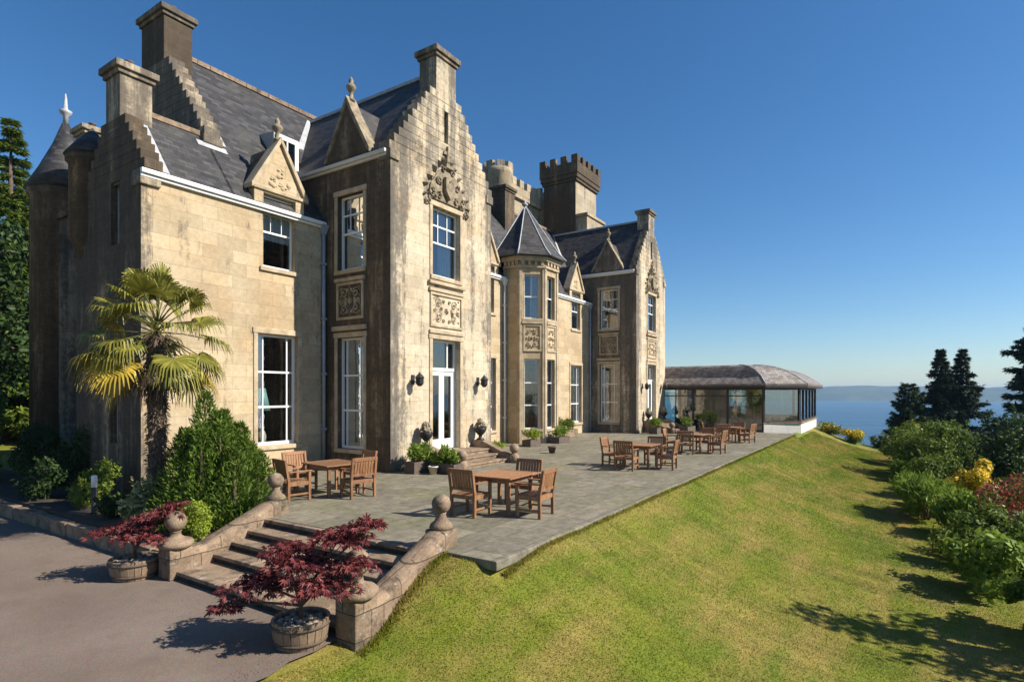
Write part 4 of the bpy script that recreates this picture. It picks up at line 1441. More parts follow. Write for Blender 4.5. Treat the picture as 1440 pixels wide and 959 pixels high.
urn(13.82, 12.3, 0.72, 'dark stone urn to the left of the white french door of the nearer wing')
urn(16.72, 12.3, 0.72, 'dark stone urn to the right of the white french door of the nearer wing')
urn(34.07, 12.3, 0.72, 'dark stone urn to the left of the french door of the farther wing')
urn(36.97, 12.3, 0.72, 'dark stone urn to the right of the french door of the farther wing')


# ------------------------------------------------------------------ teak furniture
def make_chair(label, loc, rz, group):
    root = empty('garden_armchair', label, 'armchair', loc, rz, group)
    t = M['teak']
    w_ = 0.29
    for sx in (-1, 1):
        mb = MB()
        mb.box(sx * w_ - 0.028, sx * w_ + 0.028, 0.22, 0.28, 0, 0.64)
        mb.build('leg', t, root, bevel=0.006)
        mb = MB()
        mb.prism([(-0.27, 0), (-0.21, 0), (-0.205, 0.45), (-0.29, 0.93), (-0.345, 0.93), (-0.265, 0.45)], sx * w_ - 0.028, sx * w_ + 0.028, frame((0, 0, 0), (0, 1, 0), (1, 0, 0)))
        mb.build('leg', t, root, bevel=0.006)
        mb = MB()
        mb.box(sx * w_ - 0.038, sx * w_ + 0.038, -0.24, 0.31, 0.64, 0.668)
        mb.build('arm', t, root, bevel=0.008)
        mb = MB()
        mb.box(sx * w_ - 0.018, sx * w_ + 0.018, -0.22, 0.22, 0.13, 0.17)
        mb.build('side_rail', t, root, bevel=0.005)
    mb = MB()
    for k in range(8):
        y = -0.215 + k * 0.066
        mb.box(-0.262, 0.262, y, y + 0.056, 0.425 - 0.006 * abs(k - 4), 0.445 - 0.006 * abs(k - 4))
    mb.box(-0.262, 0.262, 0.235, 0.265, 0.34, 0.42).box(-0.262, 0.262, -0.25, -0.225, 0.34, 0.42)
    for sx in (-1, 1):
        mb.box(sx * 0.29 - 0.02, sx * 0.29 + 0.02, -0.22, 0.22, 0.34, 0.425)
    mb.build('seat', t, root, bevel=0.004)
    mb = MB()
    sl = math.atan2(0.085, 0.48)
    T = Matrix.Translation((0, -0.235, 0.45)) @ Matrix.Rotation(sl, 4, 'X')
    mb.box(-0.262, 0.262, -0.02, 0.02, 0.41, 0.49, T).box(-0.262, 0.262, -0.02, 0.02, 0.06, 0.115, T)
    for k in range(7):
        x = -0.237 + k * 0.068
        mb.box(x, x + 0.056, -0.011, 0.011, 0.115, 0.41, T)
    mb.build('backrest', t, root, bevel=0.004)
    return root


def make_table(label, loc, rz, lx, ly, group):
    root = empty('garden_table', label, 'table', loc, rz, group)
    t = M['teak']
    mb = MB()
    n = int(ly / 0.075)
    for k in range(n):
        y = -ly / 2 + 0.07 + k * (ly - 0.14) / n
        mb.box(-lx / 2 + 0.075, lx / 2 - 0.075, y + 0.004, y + (ly - 0.14) / n - 0.004, 0.72, 0.742)
    mb.box(-lx / 2, -lx / 2 + 0.075, -ly / 2, ly / 2, 0.718, 0.746).box(lx / 2 - 0.075, lx / 2, -ly / 2, ly / 2, 0.718, 0.746)
    mb.box(-lx / 2 + 0.075, lx / 2 - 0.075, -ly / 2, -ly / 2 + 0.07, 0.718, 0.746).box(-lx / 2 + 0.075, lx / 2 - 0.075, ly / 2 - 0.07, ly / 2, 0.718, 0.746)
    mb.build('tabletop', t, root, bevel=0.005)
    for sx in (-1, 1):
        for sy in (-1, 1):
            x, y = sx * (lx / 2 - 0.12), sy * (ly / 2 - 0.12)
            mb = MB()
            mb.box(x - 0.035, x + 0.035, y - 0.035, y + 0.035, 0, 0.718)
            mb.build('leg', t, root, bevel=0.006)
    mb = MB()
    a, c = lx / 2 - 0.12, ly / 2 - 0.12
    mb.box(-a + 0.036, a - 0.036, -c - 0.015, -c + 0.015, 0.62, 0.717).box(-a + 0.036, a - 0.036, c - 0.015, c + 0.015, 0.62, 0.717)
    mb.box(-a - 0.015, -a + 0.015, -c + 0.036, c - 0.036, 0.62, 0.717).box(a - 0.015, a + 0.015, -c + 0.036, c - 0.036, 0.62, 0.717)
    mb.build('apron', t, root, bevel=0.004)
    return root


CG = 'teak armchairs on the terrace'
TG = 'teak tables on the terrace'
tab = make_table('teak table nearest the ball-topped piers, in full sun beside the lawn', (9.85, 6.65, 0), 0.05, 1.15, 1.0, TG)
ch = make_chair('teak armchair with its back to the garden steps at the nearest sunny table', (9.12, 6.95, 0), R(-92), CG)
dup(ch, (9.75, 5.83, 0), R(4), 'teak armchair with its back to the lawn at the nearest sunny table', CG)
dup(ch, (10.72, 6.72, 0), R(95), 'teak armchair on the pavilion side of the nearest sunny table, half hidden behind it', CG)
dup(tab, (9.2, 11.15, 0), R(82), 'teak table beside the conifer bush in front of the tall left window', TG)
dup(ch, (9.25, 10.33, 0), R(-14), 'teak armchair with its back to the camera at the table beside the conifer bush', CG)
dup(ch, (8.2, 11.3, 0), R(-100), 'dark teak armchair with its back to the conifer bush', CG)
dup(ch, (10.15, 11.3, 0), R(80), 'teak armchair standing nearest the drainpipe corner at the table beside the conifer bush', CG)
dup(ch, (9.1, 12.25, 0), R(172), 'teak armchair under the tall left window, behind the table beside the conifer bush', CG)
sets = [((17.95, 6.75), 'second table along the lawn edge', 0.06), ((23.7, 6.6), 'third table along the lawn edge', -0.1), ((29.6, 6.6), 'farthest table near the pavilion', 0.05)]
for i, ((x, y), nm, a) in enumerate(sets):
    dup(tab, (x, y, 0), a, ['teak table in the middle of the terrace, second along the lawn edge', 'teak table third along the lawn edge of the terrace',
                            'teak table farthest along the terrace, nearest the glazed pavilion'][i], TG)
    dup(ch, (x - 0.85, y + 0.15, 0), R(-88 + 14 * i), 'teak armchair on the garden steps side of the ' + nm, CG)
    dup(ch, (x + 0.95, y - 0.15, 0), R(97 - 8 * i), 'teak armchair on the pavilion side of the ' + nm, CG)
    dup(ch, (x + 0.05, y - 0.85, 0), R(6 - 10 * i), 'teak armchair on the lawn side of the ' + nm, CG)
    dup(ch, (x - 0.05, y + 0.95, 0), R(180 + 6 * i), 'teak armchair on the house side of the ' + nm, CG)

# vase and lamp inside the left window
root = empty('vase', 'cream vase standing on the sill inside the tall left window', 'vase', (10.52, 16.0, 0.83))
mb = MB()
mb.lathe([(0.06, 0), (0.11, 0.12), (0.13, 0.28), (0.09, 0.42), (0.05, 0.48), (0.075, 0.55), (0.07, 0.55)], (0, 0, 0), 16)
mb.build('body', M['pale_pot'], root)
mb = MB()
mb.lathe([(0.076, 0.55), (0.08, 0.56), (0.07, 0.57)], (0, 0, 0), 16)
mb.build('rim', M['pale_pot'], root)
root = empty('window_table', 'dark side table behind the sash bars of the tall left window', 'table', (10.7, 16.35, 0.5))
mb = MB()
mb.box(-0.55, 0.55, -0.4, 0.22, 0.27, 0.31)
mb.build('tabletop', M['darkwood'], root, bevel=0.01)
for sx in (-1, 1):
    for sy in (-0.36, 0.18):
        mb = MB()
        mb.box(sx * 0.5 - 0.025, sx * 0.5 + 0.025, sy - 0.025, sy + 0.025, 0, 0.27)
        mb.build('leg', M['darkwood'], root)
bpy.data.objects['vase'].location.z = 0.812
root = empty('table_lamp', 'table lamp with a pale teal shade inside the tall left window', 'lamp', (10.75, 16.4, 0.812))
mb = MB()
mb.lathe([(0.12, 0), (0.12, 0.03), (0.03, 0.06), (0.07, 0.3), (0.09, 0.5), (0.03, 0.7), (0.02, 1.1)], (0, 0, 0), 16)
mb.build('base', M['pale_pot'], root)
mb = MB()
mb.lathe([(0.28, 1.05), (0.13, 1.75)], (0, 0, 0), 20)
mb.build('lamp_shade', simple('teal shade', (0.25, 0.45, 0.42), 0.8, 0.05, 4, 0.05), root)

# bollard light in the bed, left
root = empty('garden_lamp', 'black post lamp with a white top among the dark shrubs by the drive', 'lamp', (5.75, 15.1, -0.33))
mb = MB()
mb.lathe([(0.07, 0), (0.06, 0.05), (0.06, 0.6)], (0, 0, 0), 12)
mb.build('post', M['iron'], root)
mb = MB()
mb.lathe([(0.06, 0.6), (0.06, 0.85), (0.04, 0.87)], (0, 0, 0), 12)
mb.build('lamp_head', M['white'], root)


# ------------------------------------------------------------------ foliage
def unit(v):
    return v / np.maximum(np.linalg.norm(v, axis=1, keepdims=True), 1e-9)


def leaves(P, A, N, L, W, cup=0.0):
    """diamond leaves: base P, axis A, normal N"""
    B = unit(np.cross(N, A))
    L = np.asarray(L).reshape(-1, 1) * np.ones((len(P), 1))
    W = np.asarray(W).reshape(-1, 1) * np.ones((len(P), 1))
    a = P
    b_ = P + A * L * 0.45 + B * W * 0.5
    c = P + A * L + N * (-L * cup)
    d = P + A * L * 0.45 - B * W * 0.5
    V = np.stack([a, b_, c, d], 1).reshape(-1, 3)
    Q = np.arange(len(V)).reshape(-1, 4)
    return V, Q


def leaf_obj(name, P, A, N, L, W, mat, parent, rng, cup=0.0):
    V, Q = leaves(P, A, N, L, W, cup)
    return raw_obj(name, V, Q, mat, parent, tint=rng.random(len(Q)))


M['green'] = leaf_mat('mid green leaves', (0.06, 0.10, 0.014), (0.20, 0.26, 0.04), trans=0.32, spec=0.15)
M['dark_green'] = leaf_mat('dark green leaves', (0.018, 0.04, 0.012), (0.055, 0.095, 0.022), spec=0.2)
M['conifer'] = leaf_mat('yew green sprays', (0.055, 0.105, 0.014), (0.17, 0.24, 0.036), trans=0.25, spec=0.15)
M['needles'] = leaf_mat('spruce needles', (0.018, 0.036, 0.018), (0.055, 0.085, 0.042), trans=0.15, spec=0.2)
M['lime'] = leaf_mat('lime leaves', (0.20, 0.27, 0.02), (0.38, 0.45, 0.05), trans=0.35)
M['pale_leaf'] = leaf_mat('variegated leaves', (0.16, 0.19, 0.07), (0.42, 0.42, 0.2))
M['maple'] = leaf_mat('crimson maple leaves', (0.08, 0.014, 0.018), (0.27, 0.06, 0.056), trans=0.35)
M['yellow'] = leaf_mat('yellow blossom', (0.65, 0.42, 0.01), (0.85, 0.62, 0.03))
M['pink'] = leaf_mat('red blossom', (0.32, 0.05, 0.04), (0.5, 0.16, 0.1))
M['blush'] = leaf_mat('pale blossom', (0.5, 0.36, 0.3), (0.75, 0.65, 0.55))
M['palm'] = leaf_mat('palm fronds', (0.10, 0.115, 0.018), (0.33, 0.29, 0.05), trans=0.25)
M['palm_old'] = leaf_mat('yellowed palm fronds', (0.38, 0.27, 0.03), (0.58, 0.42, 0.06), trans=0.2)
M['fern'] = leaf_mat('fresh green fronds', (0.11, 0.18, 0.02), (0.27, 0.35, 0.055), trans=0.35, spec=0.15)


def blade_mat():
    t = NT('grass blades')
    p = t.pos()
    tint = t.n('Attribute', out=2, attribute_name='tint')
    n1 = t.noise(p, 0.5, 5, 0.6)
    c = t.mix(t.ramp(n1, [(0.35, 0.0), (0.65, 1.0)]), (0.10, 0.15, 0.009), (0.18, 0.20, 0.016))
    c = t.mix(0.45, c, t.mix(tint, (0.75, 0.8, 0.75), (1.5, 1.45, 1.35)), 'MULTIPLY')
    n2 = t.noise(t.n('Mapping', {0: p, 2: (0, 0, 0.5), 3: (0.3, 1.0, 1.0)}), 0.9, 7, 0.7)
    c = t.mix(t.ramp(n2, [(0.43, 0.0), (0.62, 0.9)]), c, (0.32, 0.245, 0.06))
    st = t.noise(t.n('Mapping', {0: p, 2: (0, 0, 0.45), 3: (3.0, 0.3, 1.0)}), 1.0, 5, 0.65)
    c = t.mix(0.8, c, t.ramp(st, [(0.3, 0.72), (0.7, 1.28)]), 'MULTIPLY')
    up = t.n('VectorMath', {0: t.n('VectorMath', {0: t.n('NewGeometry', out=1), 1: (0.35, 0.35, 0.35)}, operation='MULTIPLY'), 1: (0, -0.15, 0.9)}, operation='ADD')
    up = t.n('VectorMath', {0: up}, operation='NORMALIZE')
    return t.done(t.n('MixShader', {0: 0.35, 1: t.principled(c, 0.8, up, Specular_IOR_Level=0.03), 2: t.n('BsdfTranslucent', {0: c})}))


M['grass'] = blade_mat()


def lobes_in(rng, rad, n, lr=(0.3, 0.5), low=-0.6):
    out = []
    for k in range(n):
        d = unit(rng.normal(size=(1, 3)))[0]
        d[2] = max(d[2], low)
        q = rng.uniform(0.3, 0.95)
        out.append((d * q * np.array(rad), np.array(rad) * rng.uniform(lr[0] * 0.65, lr[1]) * rng.uniform(0.8, 1.2, 3)))
    return out


def sample_lobes(rng, lobes, n, shell=0.55):
    vol = np.array([np.prod(r) ** 0.67 for c, r in lobes])
    idx = rng.choice(len(lobes), n, p=vol / vol.sum())
    C = np.array([l[0] for l in lobes])[idx]
    Rr = np.array([l[1] for l in lobes])[idx]
    D = unit(rng.normal(size=(n, 3)))
    q = rng.uniform(shell, 1.05, (n, 1))
    return C + D * Rr * q, D


def bush(name, label, cat, loc, rad, mat, seed, n=4000, leaf=(0.09, 0.05), nl=14, group=None, up=0.3, blossom=None, bn=0, bsize=0.06, stem=True, lr=(0.3, 0.5)):
    rng = np.random.default_rng(seed)
    root = empty(name, label, cat, loc, 0, group)
    lob = lobes_in(rng, rad, nl, lr)
    P, D = sample_lobes(rng, lob, n)
    P = P + np.array([0, 0, rad[2] * 0.95])
    P[:, 2] = np.maximum(P[:, 2], 0.03)
    Nn = unit(D + rng.normal(0, 0.55, (n, 3)) + np.array([0, 0, 0.4]))
    A = unit(np.cross(Nn, rng.normal(size=(n, 3))) + np.array([0, 0, up]))
    ns = nl * 4
    per = max(4, int(n * 0.10 / ns))
    for k in range(ns):
        c_, r_ = lob[rng.integers(len(lob))]
        d_ = unit(rng.normal(size=(1, 3)) + np.array([[0, 0, 0.7]]))[0]
        tt = rng.uniform(0.85, rng.uniform(1.2, 1.65), per)
        i0 = k * per
        P[i0:i0 + per] = c_ + d_ * r_ * tt[:, None] + rng.normal(0, 0.02, (per, 3)) + np.array([0, 0, rad[2] * 0.95])
        A[i0:i0 + per] = unit(d_ * 0.9 + rng.normal(0, 0.5, (per, 3)))
    P[:, 2] = np.maximum(P[:, 2], 0.03)
    Nn = unit(Nn - A * (Nn * A).sum(1, keepdims=True) + 1e-4)
    s = rng.uniform(0.5, 1.45, n)
    leaf_obj('foliage', P, A, Nn, leaf[0] * s, leaf[1] * s, mat, root, rng, 0.15)
    if stem:
        mb = MB()
        for c, r in lob[:7]:
            mb.tube([(0, 0, -0.1), tuple(np.array([c[0] * 0.5, c[1] * 0.5, rad[2] * 0.6])), tuple(c + np.array([0, 0, rad[2] * 0.95]))], [0.03 + 0.02 * rad[2], 0.025, 0.012], 5)
        mb.build('stem', M['bark'], root)
    if blossom is not None:
        lob2 = [l for l in lob if l[0][2] > -0.2 * rad[2]] or lob
        P, D = sample_lobes(rng, lob2, bn, 0.98)
        P = P + np.array([0, 0, rad[2] * 0.95]) + D * 0.02
        P[:, 2] = np.maximum(P[:, 2], 0.05)
        Nn = unit(D + rng.normal(0, 0.4, (bn, 3)))
        A = unit(np.cross(Nn, rng.normal(size=(bn, 3))))
        leaf_obj('blossom', P, A, Nn, bsize * rng.uniform(0.7, 1.3, bn), bsize * 0.8, blossom, root, rng)
    return root


def upright_conifer(name, label, cat, loc, spires, seed, n=9000, mat=None):
    """several pointed columns of feathery sprays"""
    rng = np.random.default_rng(seed)
    root = empty(name, label, cat, loc)
    Ps, As = [], []
    tot = sum(r * h for _, _, r, h in spires)
    for (x, y, r, h) in spires:
        m = int(n * r * h / tot)
        z = rng.random(m) ** 1.15
        rad = r * (np.clip(1 - z, 0, 1) ** 0.62) * (0.55 + 0.5 * np.minimum(z * 6, 1) ** 0.5)
        a = rng.uniform(0, 2 * PI, m)
        lump = 1 + 0.22 * np.sin(a * 5 + z * 9 + seed) + 0.15 * np.sin(a * 9 - z * 23)
        q = rng.uniform(0.6, 1.05, m) * lump
        P = np.stack([x + rad * q * np.cos(a), y + rad * q * np.sin(a), 0.05 + z * h], 1)
        out = np.stack([np.cos(a), np.sin(a), np.zeros(m)], 1)
        Ps.append(P)
        As.append(unit(out * 0.8 + np.array([0, 0, 1.0]) + rng.normal(0, 0.45, (m, 3))))
    P, A = np.concatenate(Ps), np.concatenate(As)
    m = len(P)
    N = unit(np.cross(A, rng.normal(size=(m, 3))))
    s = rng.uniform(0.6, 1.3, m)
    leaf_obj('foliage', P, A, N, 0.11 * s, 0.028 * s, mat or M['conifer'], root, rng)
    mb = MB()
    for (x, y, r, h) in spires:
        mb.tube([(x * 0.6, y * 0.6, -0.1), (x, y, h * 0.4), (x, y, h * 0.9)], [0.06, 0.045, 0.01], 6)
    mb.build('trunk', M['bark'], root)
    return root


def spruce(name, label, loc, h, rb, seed, mat=None, group=None, whorls=26, droop=0.35, n_per=42, bare=0.06, power=0.85, leafL=0.22, gap=0.0):
    rng = np.random.default_rng(seed)
    root = empty(name, label, 'tree', loc, rng.uniform(0, 6), group)
    mb = MB()
    mb.tube([(0, 0, -0.8), (0.0, 0, h * 0.3), (0.03, 0.02, h * 0.7), (0, 0, h)], [0.035 * h * 0.6 + 0.05, h * 0.016, h * 0.009, 0.01], 8)
    mb.build('trunk', M['bark'], root)
    Ps, As, Ls = [], [], []
    bm_ = MB()
    for k in range(whorls):
        f = (k + 0.5) / whorls
        z = h * (bare + (1 - bare) * f)
        R_ = rb * (1 - f) ** power * rng.uniform(0.78, 1.15) + 0.10
        nb = int(5 + 5 * (1 - f))
        for j in range(nb):
            if rng.random() < gap:
                continue
            a = rng.uniform(0, 2 * PI)
            r = R_ * rng.uniform(0.65, 1.12)
            tdir = np.array([math.cos(a), math.sin(a), 0])
            m = int(n_per * (0.35 + r / rb))
            t = rng.random(m) ** 0.7
            cz = -droop * r * t + 0.28 * r * t * t + rng.normal(0, 0.05 * (1 + r * 0.3), m)
            side = rng.normal(0, 0.13 * r + 0.03, m) * (1.1 - t * 0.7)
            per = np.array([-math.sin(a), math.cos(a), 0])
            P = tdir * (t * r)[:, None] + per * side[:, None] + np.array([0, 0, 1]) * (z + cz)[:, None]
            A = unit(tdir * 0.8 + per * (np.sign(side) * 0.6)[:, None] + np.array([0, 0, -0.25]) + rng.normal(0, 0.35, (m, 3)))
            Ps.append(P)
            As.append(A)
            Ls.append(np.full(m, 0.75 + 0.5 * (1 - f)))
            if r > 0.35:
                bm_.tube([(0, 0, z), tuple(tdir * r * 0.55 + np.array([0, 0, z - droop * r * 0.45]))], [0.02 + 0.008 * r, 0.008], 4)
    P, A, L = np.concatenate(Ps), np.concatenate(As), np.concatenate(Ls)
    N = unit(np.array([0, 0, 1.0]) + rng.normal(0, 0.5, (len(P), 3)))
    leaf_obj('crown', P, A, N, leafL * L * rng.uniform(0.6, 1.3, len(P)), leafL * 0.3 * L, mat or M['needles'], root, rng, 0.1)
    bm_.build('branches', M['bark'], root)
    return root


def broad_tree(name, label, loc, h, rad, seed, mat, n=9000, leaf=(0.3, 0.2), nl=22, group=None):
    rng = np.random.default_rng(seed)
    root = empty(name, label, 'tree', loc, 0, group)
    lob = lobes_in(rng, rad, nl, (0.28, 0.45), -0.8)
    cz = h - rad[2]
    P, D = sample_lobes(rng, lob, n, 0.5)
    P = P + np.array([0, 0, cz])
    N = unit(D + rng.normal(0, 0.6, (n, 3)) + np.array([0, 0, 0.3]))
    A = unit(np.cross(N, rng.normal(size=(n, 3))) - np.array([0, 0, 0.2]))
    s = rng.uniform(0.6, 1.3, n)
    leaf_obj('crown', P, A, N, leaf[0] * s, leaf[1] * s, mat, root, rng, 0.15)
    mb = MB()
    mb.tube([(0, 0, -0.6), (0.1, 0, cz * 0.5), (0, 0.1, cz)], [0.05 * h * 0.5, 0.03 * h * 0.5, 0.02 * h * 0.5], 8)
    for c, r in lob[:10]:
        mb.tube([(0.05, 0.05, cz * 0.7), tuple(c * 0.6 + np.array([0, 0, cz])), tuple(c + np.array([0, 0, cz]))], [0.012 * h, 0.007 * h, 0.003 * h], 5)
    mb.build('trunk', M['bark'], root)
    return root


# ---- palm
def palm():
    rng = np.random.default_rng(21)
    root = empty('palm_tree', 'windmill palm with a shaggy trunk and some yellowed fronds in front of the house corner', 'tree', (6.2, 13.2, -0.35))
    mb = MB()
    prof = []
    for k in range(30):
        z = 3.95 * k / 29
        prof.append((0.15 + 0.05 * math.sin(k * 2.1) * 0.35 + 0.055 * (k / 29), z))
    mb.lathe(prof, (0, 0, 0), 18)
    tr = mb.build('trunk', M['bark'], root)
    n = 2600
    z = rng.uniform(0.1, 4.1, n)
    a = rng.uniform(0, 2 * PI, n)
    o_ = np.stack([np.cos(a), np.sin(a), np.zeros(n)], 1)
    P = o_ * (0.14 + 0.03 * rng.random(n) + 0.05 * z / 4)[:, None] + np.array([0, 0, 1]) * z[:, None]
    A = unit(o_ * 0.6 + np.array([0, 0, -0.8]) + rng.normal(0, 0.35, (n, 3)))
    V, Q = leaves(P, A, o_, 0.10 * rng.uniform(0.5, 1.5, n) * (1 + (z > 3.0) * 0.8), 0.03)
    fm = leaf_mat('trunk fibre', (0.045, 0.03, 0.018), (0.17, 0.12, 0.075), trans=0.0)
    raw_obj('trunk_fibre', V, Q, fm, tr, tint=rng.random(len(Q)))
    VG, VO = [], []
    pet = MB()

    def fan(base, az, el, plen, flen, V, nseg=30, sag=0.45):
        d = np.array([math.cos(az) * math.cos(el), math.sin(az) * math.cos(el), math.sin(el)])
        mid = base + d * plen * 0.5 + np.array([0, 0, -0.02])
        hub = base + d * plen + np.array([0, 0, -0.12 * plen])
        pet.tube([tuple(base), tuple(mid), tuple(hub)], [0.018, 0.013, 0.010], 5)
        fw = (hub - mid)
        fw /= np.linalg.norm(fw)
        side = np.cross(fw, [0, 0, 1.0])
        side /= np.linalg.norm(side) + 1e-9
        nn = np.cross(side, fw)
        roll = rng.normal(0, 0.35)
        s2 = side * math.cos(roll) + nn * math.sin(roll)
        nn = np.cross(s2, fw)
        for k in range(nseg):
            t = (k + 0.5) / nseg * 2 - 1
            th = t * 2.1
            dr = fw * math.cos(th) + s2 * math.sin(th)
            dr = dr + nn * 0.18 * abs(t)
            dr /= np.linalg.norm(dr)
            ln = flen * (0.72 + 0.28 * math.cos(th * 0.75)) * rng.uniform(0.9, 1.06)
            wd = 0.040 * rng.uniform(0.85, 1.15)
            pr_ = np.cross(dr, nn)
            pr_ /= np.linalg.norm(pr_) + 1e-9
            p1 = hub + dr * ln * 0.5
            p2 = hub + dr * ln * 0.78 + np.array([0, 0, -ln * 0.05 * (1 + rng.random())])
            p3 = hub + dr * ln * 0.95 + np.array([0, 0, -ln * sag * rng.uniform(0.4, 1.1)])
            V += [hub, hub, p1 - pr_ * wd * 0.6, p1 + pr_ * wd * 0.6]
            V += [p1 + pr_ * wd * 0.6, p1 - pr_ * wd * 0.6, p2 - pr_ * wd * 0.4, p2 + pr_ * wd * 0.4]
            V += [p2 + pr_ * wd * 0.4, p2 - pr_ * wd * 0.4, p3 - pr_ * 0.004, p3 + pr_ * 0.004]
            V[-12] = hub + pr_ * 0.006
            V[-11] = hub - pr_ * 0.006
    top = np.array([0, 0, 4.05])
    for k in range(44):
        az = k * 2.39996 + rng.normal(0, 0.3)
        f = k / 43
        el = R(78) - R(112) * f ** 0.85 + rng.normal(0, 0.2)
        fan(top + np.array([0, 0, 0.25 - 0.4 * f]), az, el, 0.92 + 0.25 * rng.random() - 0.25 * (1 - f), rng.uniform(0.46, 0.66), VG, sag=0.35 + 0.4 * f)
    # the yellowed ones hang low towards the left of the photograph (+y) and near side
    for az, el in ((2.1, -0.15), (2.45, -0.35), (2.9, -0.1), (1.75, -0.3), (3.4, -0.45), (2.2, -0.6), (-0.9, -0.55)):
        fan(top + np.array([0, 0, -0.2]), az, el, 0.95, 0.7, VO, sag=0.45)
    VD = []
    for k in range(11):
        fan(top + np.array([0, 0, -0.35]), k * 2.4, -1.15 + rng.normal(0, 0.15), 0.55, 0.5, VD, sag=0.6, nseg=18)
    V = np.array(VD)
    raw_obj('withered_fronds', V, np.arange(len(V)).reshape(-1, 4), fm, root, tint=np.repeat(rng.random(len(V) // 12), 3))
    V = np.array(VG)
    raw_obj('crown', V, np.arange(len(V)).reshape(-1, 4), M['palm'], root, tint=np.repeat(rng.random(len(V) // 12), 3))
    V = np.array(VO)
    raw_obj('dead_fronds', V, np.arange(len(V)).reshape(-1, 4), M['palm_old'], root, tint=np.repeat(rng.random(len(V) // 12), 3))
    pet.build('leaf_stalks', leaf_mat('stalks', (0.12, 0.13, 0.03), (0.2, 0.2, 0.06)), root)


palm()


# ---- half barrels and maples
def barrel(x, y, r, label):
    root = empty('barrel_planter', label, 'planter', (x, y, -0.70), 0, 'half barrel planters at the foot of the steps')
    root.scale = (1, 1, 0.82)
    mb = MB()
    ns = 22
    for k in range(ns):
        a0, a1 = 2 * PI * (k + 0.04) / ns, 2 * PI * (k + 0.96) / ns
        vs = []
        for z, f in ((0, 0.84), (0.14, 0.93), (0.27, 0.98), (0.4, 1.0)):
            for a in (a0, a1):
                for q in (f * r, f * r - 0.035):
                    vs.append((q * math.cos(a), q * math.sin(a), z))
        fs = []
        for i in range(3):
            o = i * 4
            fs += [(o, o + 2, o + 6, o + 4), (o + 1, o + 5, o + 7, o + 3), (o, o + 4, o + 5, o + 1), (o + 2, o + 3, o + 7, o + 6)]
        fs += [(0, 1, 3, 2), (12, 14, 15, 13)]
        mb.add(vs, fs)
    mb.build('staves', M['barrel'], root, bevel=0.004)
    for z, f in ((0.06, 0.885), (0.3, 0.992)):
        mb = MB()
        mb.lathe([(f * r, z), (f * r + 0.012, z + 0.002), (f * r + 0.016, z + 0.045), (f * r, z + 0.047)], (0, 0, 0), 44)
        mb.build('hoop', M['bark'], root)
    mb = MB()
    mb.lathe([(0.02, 0.35), (r * 0.6, 0.345), (r - 0.04, 0.325), (r - 0.05, 0.05)], (0, 0, 0), 24)
    mb.build('soil', M['soil'], root)
    rr = random.Random(int(x * 100))
    mb = MB()
    for k in range(60):
        a, q = rr.uniform(0, 2 * PI), (r - 0.09) * math.sqrt(rr.random())
        s = rr.uniform(0.02, 0.05)
        mb.ball((q * math.cos(a), q * math.sin(a), 0.355), (s, s * rr.uniform(0.7, 1), s * 0.6), 8)
    kind(mb.build('pebbles', M['pebble'], root), 'stuff')


CR = Vector((0.5476, -0.8368, 0))       # along the photograph's horizontal, on the ground


def maple(x, y, label, pads, seed, n):
    rng = np.random.default_rng(seed)
    root = empty('maple_tree', label, 'tree', (x, y, -0.42), 0, 'red maples in half barrels')
    Ps, Ds = [], []
    mb = MB()
    tot = sum(r[0] * r[1] for c, r in pads)
    d_ = Vector((CR.y, -CR.x, 0))
    for c, r in pads:
        c = (c[0] * 0.94, c[1], c[2])
        C = CR * c[0] + Vector((-CR.y, CR.x, 0)) * c[1] + Vector((0, 0, c[2]))
        m = int(n * r[0] * r[1] / tot)
        D = unit(rng.normal(size=(m, 3)))
        D[:, 2] = np.abs(D[:, 2]) * 0.9 - 0.25
        q = rng.uniform(0.25, 1.05, (m, 1))
        loc = D * q * np.array([r[0], r[1], r[2]])
        loc[:, 2] -= 0.25 * (loc[:, 0] ** 2 + loc[:, 1] ** 2)
        W_ = loc[:, :1] * np.array(CR)[None] + loc[:, 1:2] * np.array([-CR.y, CR.x, 0])[None] + loc[:, 2:3] * np.array([0, 0, 1.0])[None]
        Ps.append(np.array(C)[None] + W_)
        Ds.append(unit(W_ + np.array([0, 0, 0.05])))
        base = Vector((0, 0, 0.16 + 0.1 * rng.random()))
        mid = C * 0.5 + Vector((rng.normal(0, 0.03), rng.normal(0, 0.03), 0.12))
        mb.tube([(0, 0, -0.02), base, mid, C], [0.03, 0.024, 0.014, 0.006], 6)
        for k in range(9):
            e = Vector(Ps[-1][rng.integers(m)])
            mb.tube([mid.lerp(C, rng.random()), (mid.lerp(C, 0.7) + e) / 2 + Vector((0, 0, 0.03)), e], [0.008, 0.005, 0.003], 4)
    P, D = np.concatenate(Ps), np.concatenate(Ds)
    m = len(P)
    # each leaf: five thin fingers
    out = unit(D * np.array([1, 1, 0.1]) + rng.normal(0, 0.35, (m, 3)) + np.array([0, 0, -0.45]))
    N = unit(np.array([0, 0, 1.0]) + rng.normal(0, 0.5, (m, 3)))
    N = unit(N - out * (N * out).sum(1, keepdims=True))
    B = np.cross(N, out)
    s = rng.uniform(0.65, 1.3, m)
    tint = rng.random(m)
    VV, TT = [], []
    for th, ln in ((-1.25, 0.6), (-0.6, 0.88), (0.0, 1.0), (0.6, 0.88), (1.25, 0.6)):
        A = out * math.cos(th) + B * math.sin(th)
        V, Q = leaves(P, A, N, 0.085 * ln * s, 0.021 * s, 0.2)
        VV.append(V)
        TT.append(tint)
    V = np.concatenate(VV)
    raw_obj('crown', V, np.arange(len(V)).reshape(-1, 4), M['maple'], root, tint=np.concatenate(TT))
    mb.build('trunk', M['bark'], root)


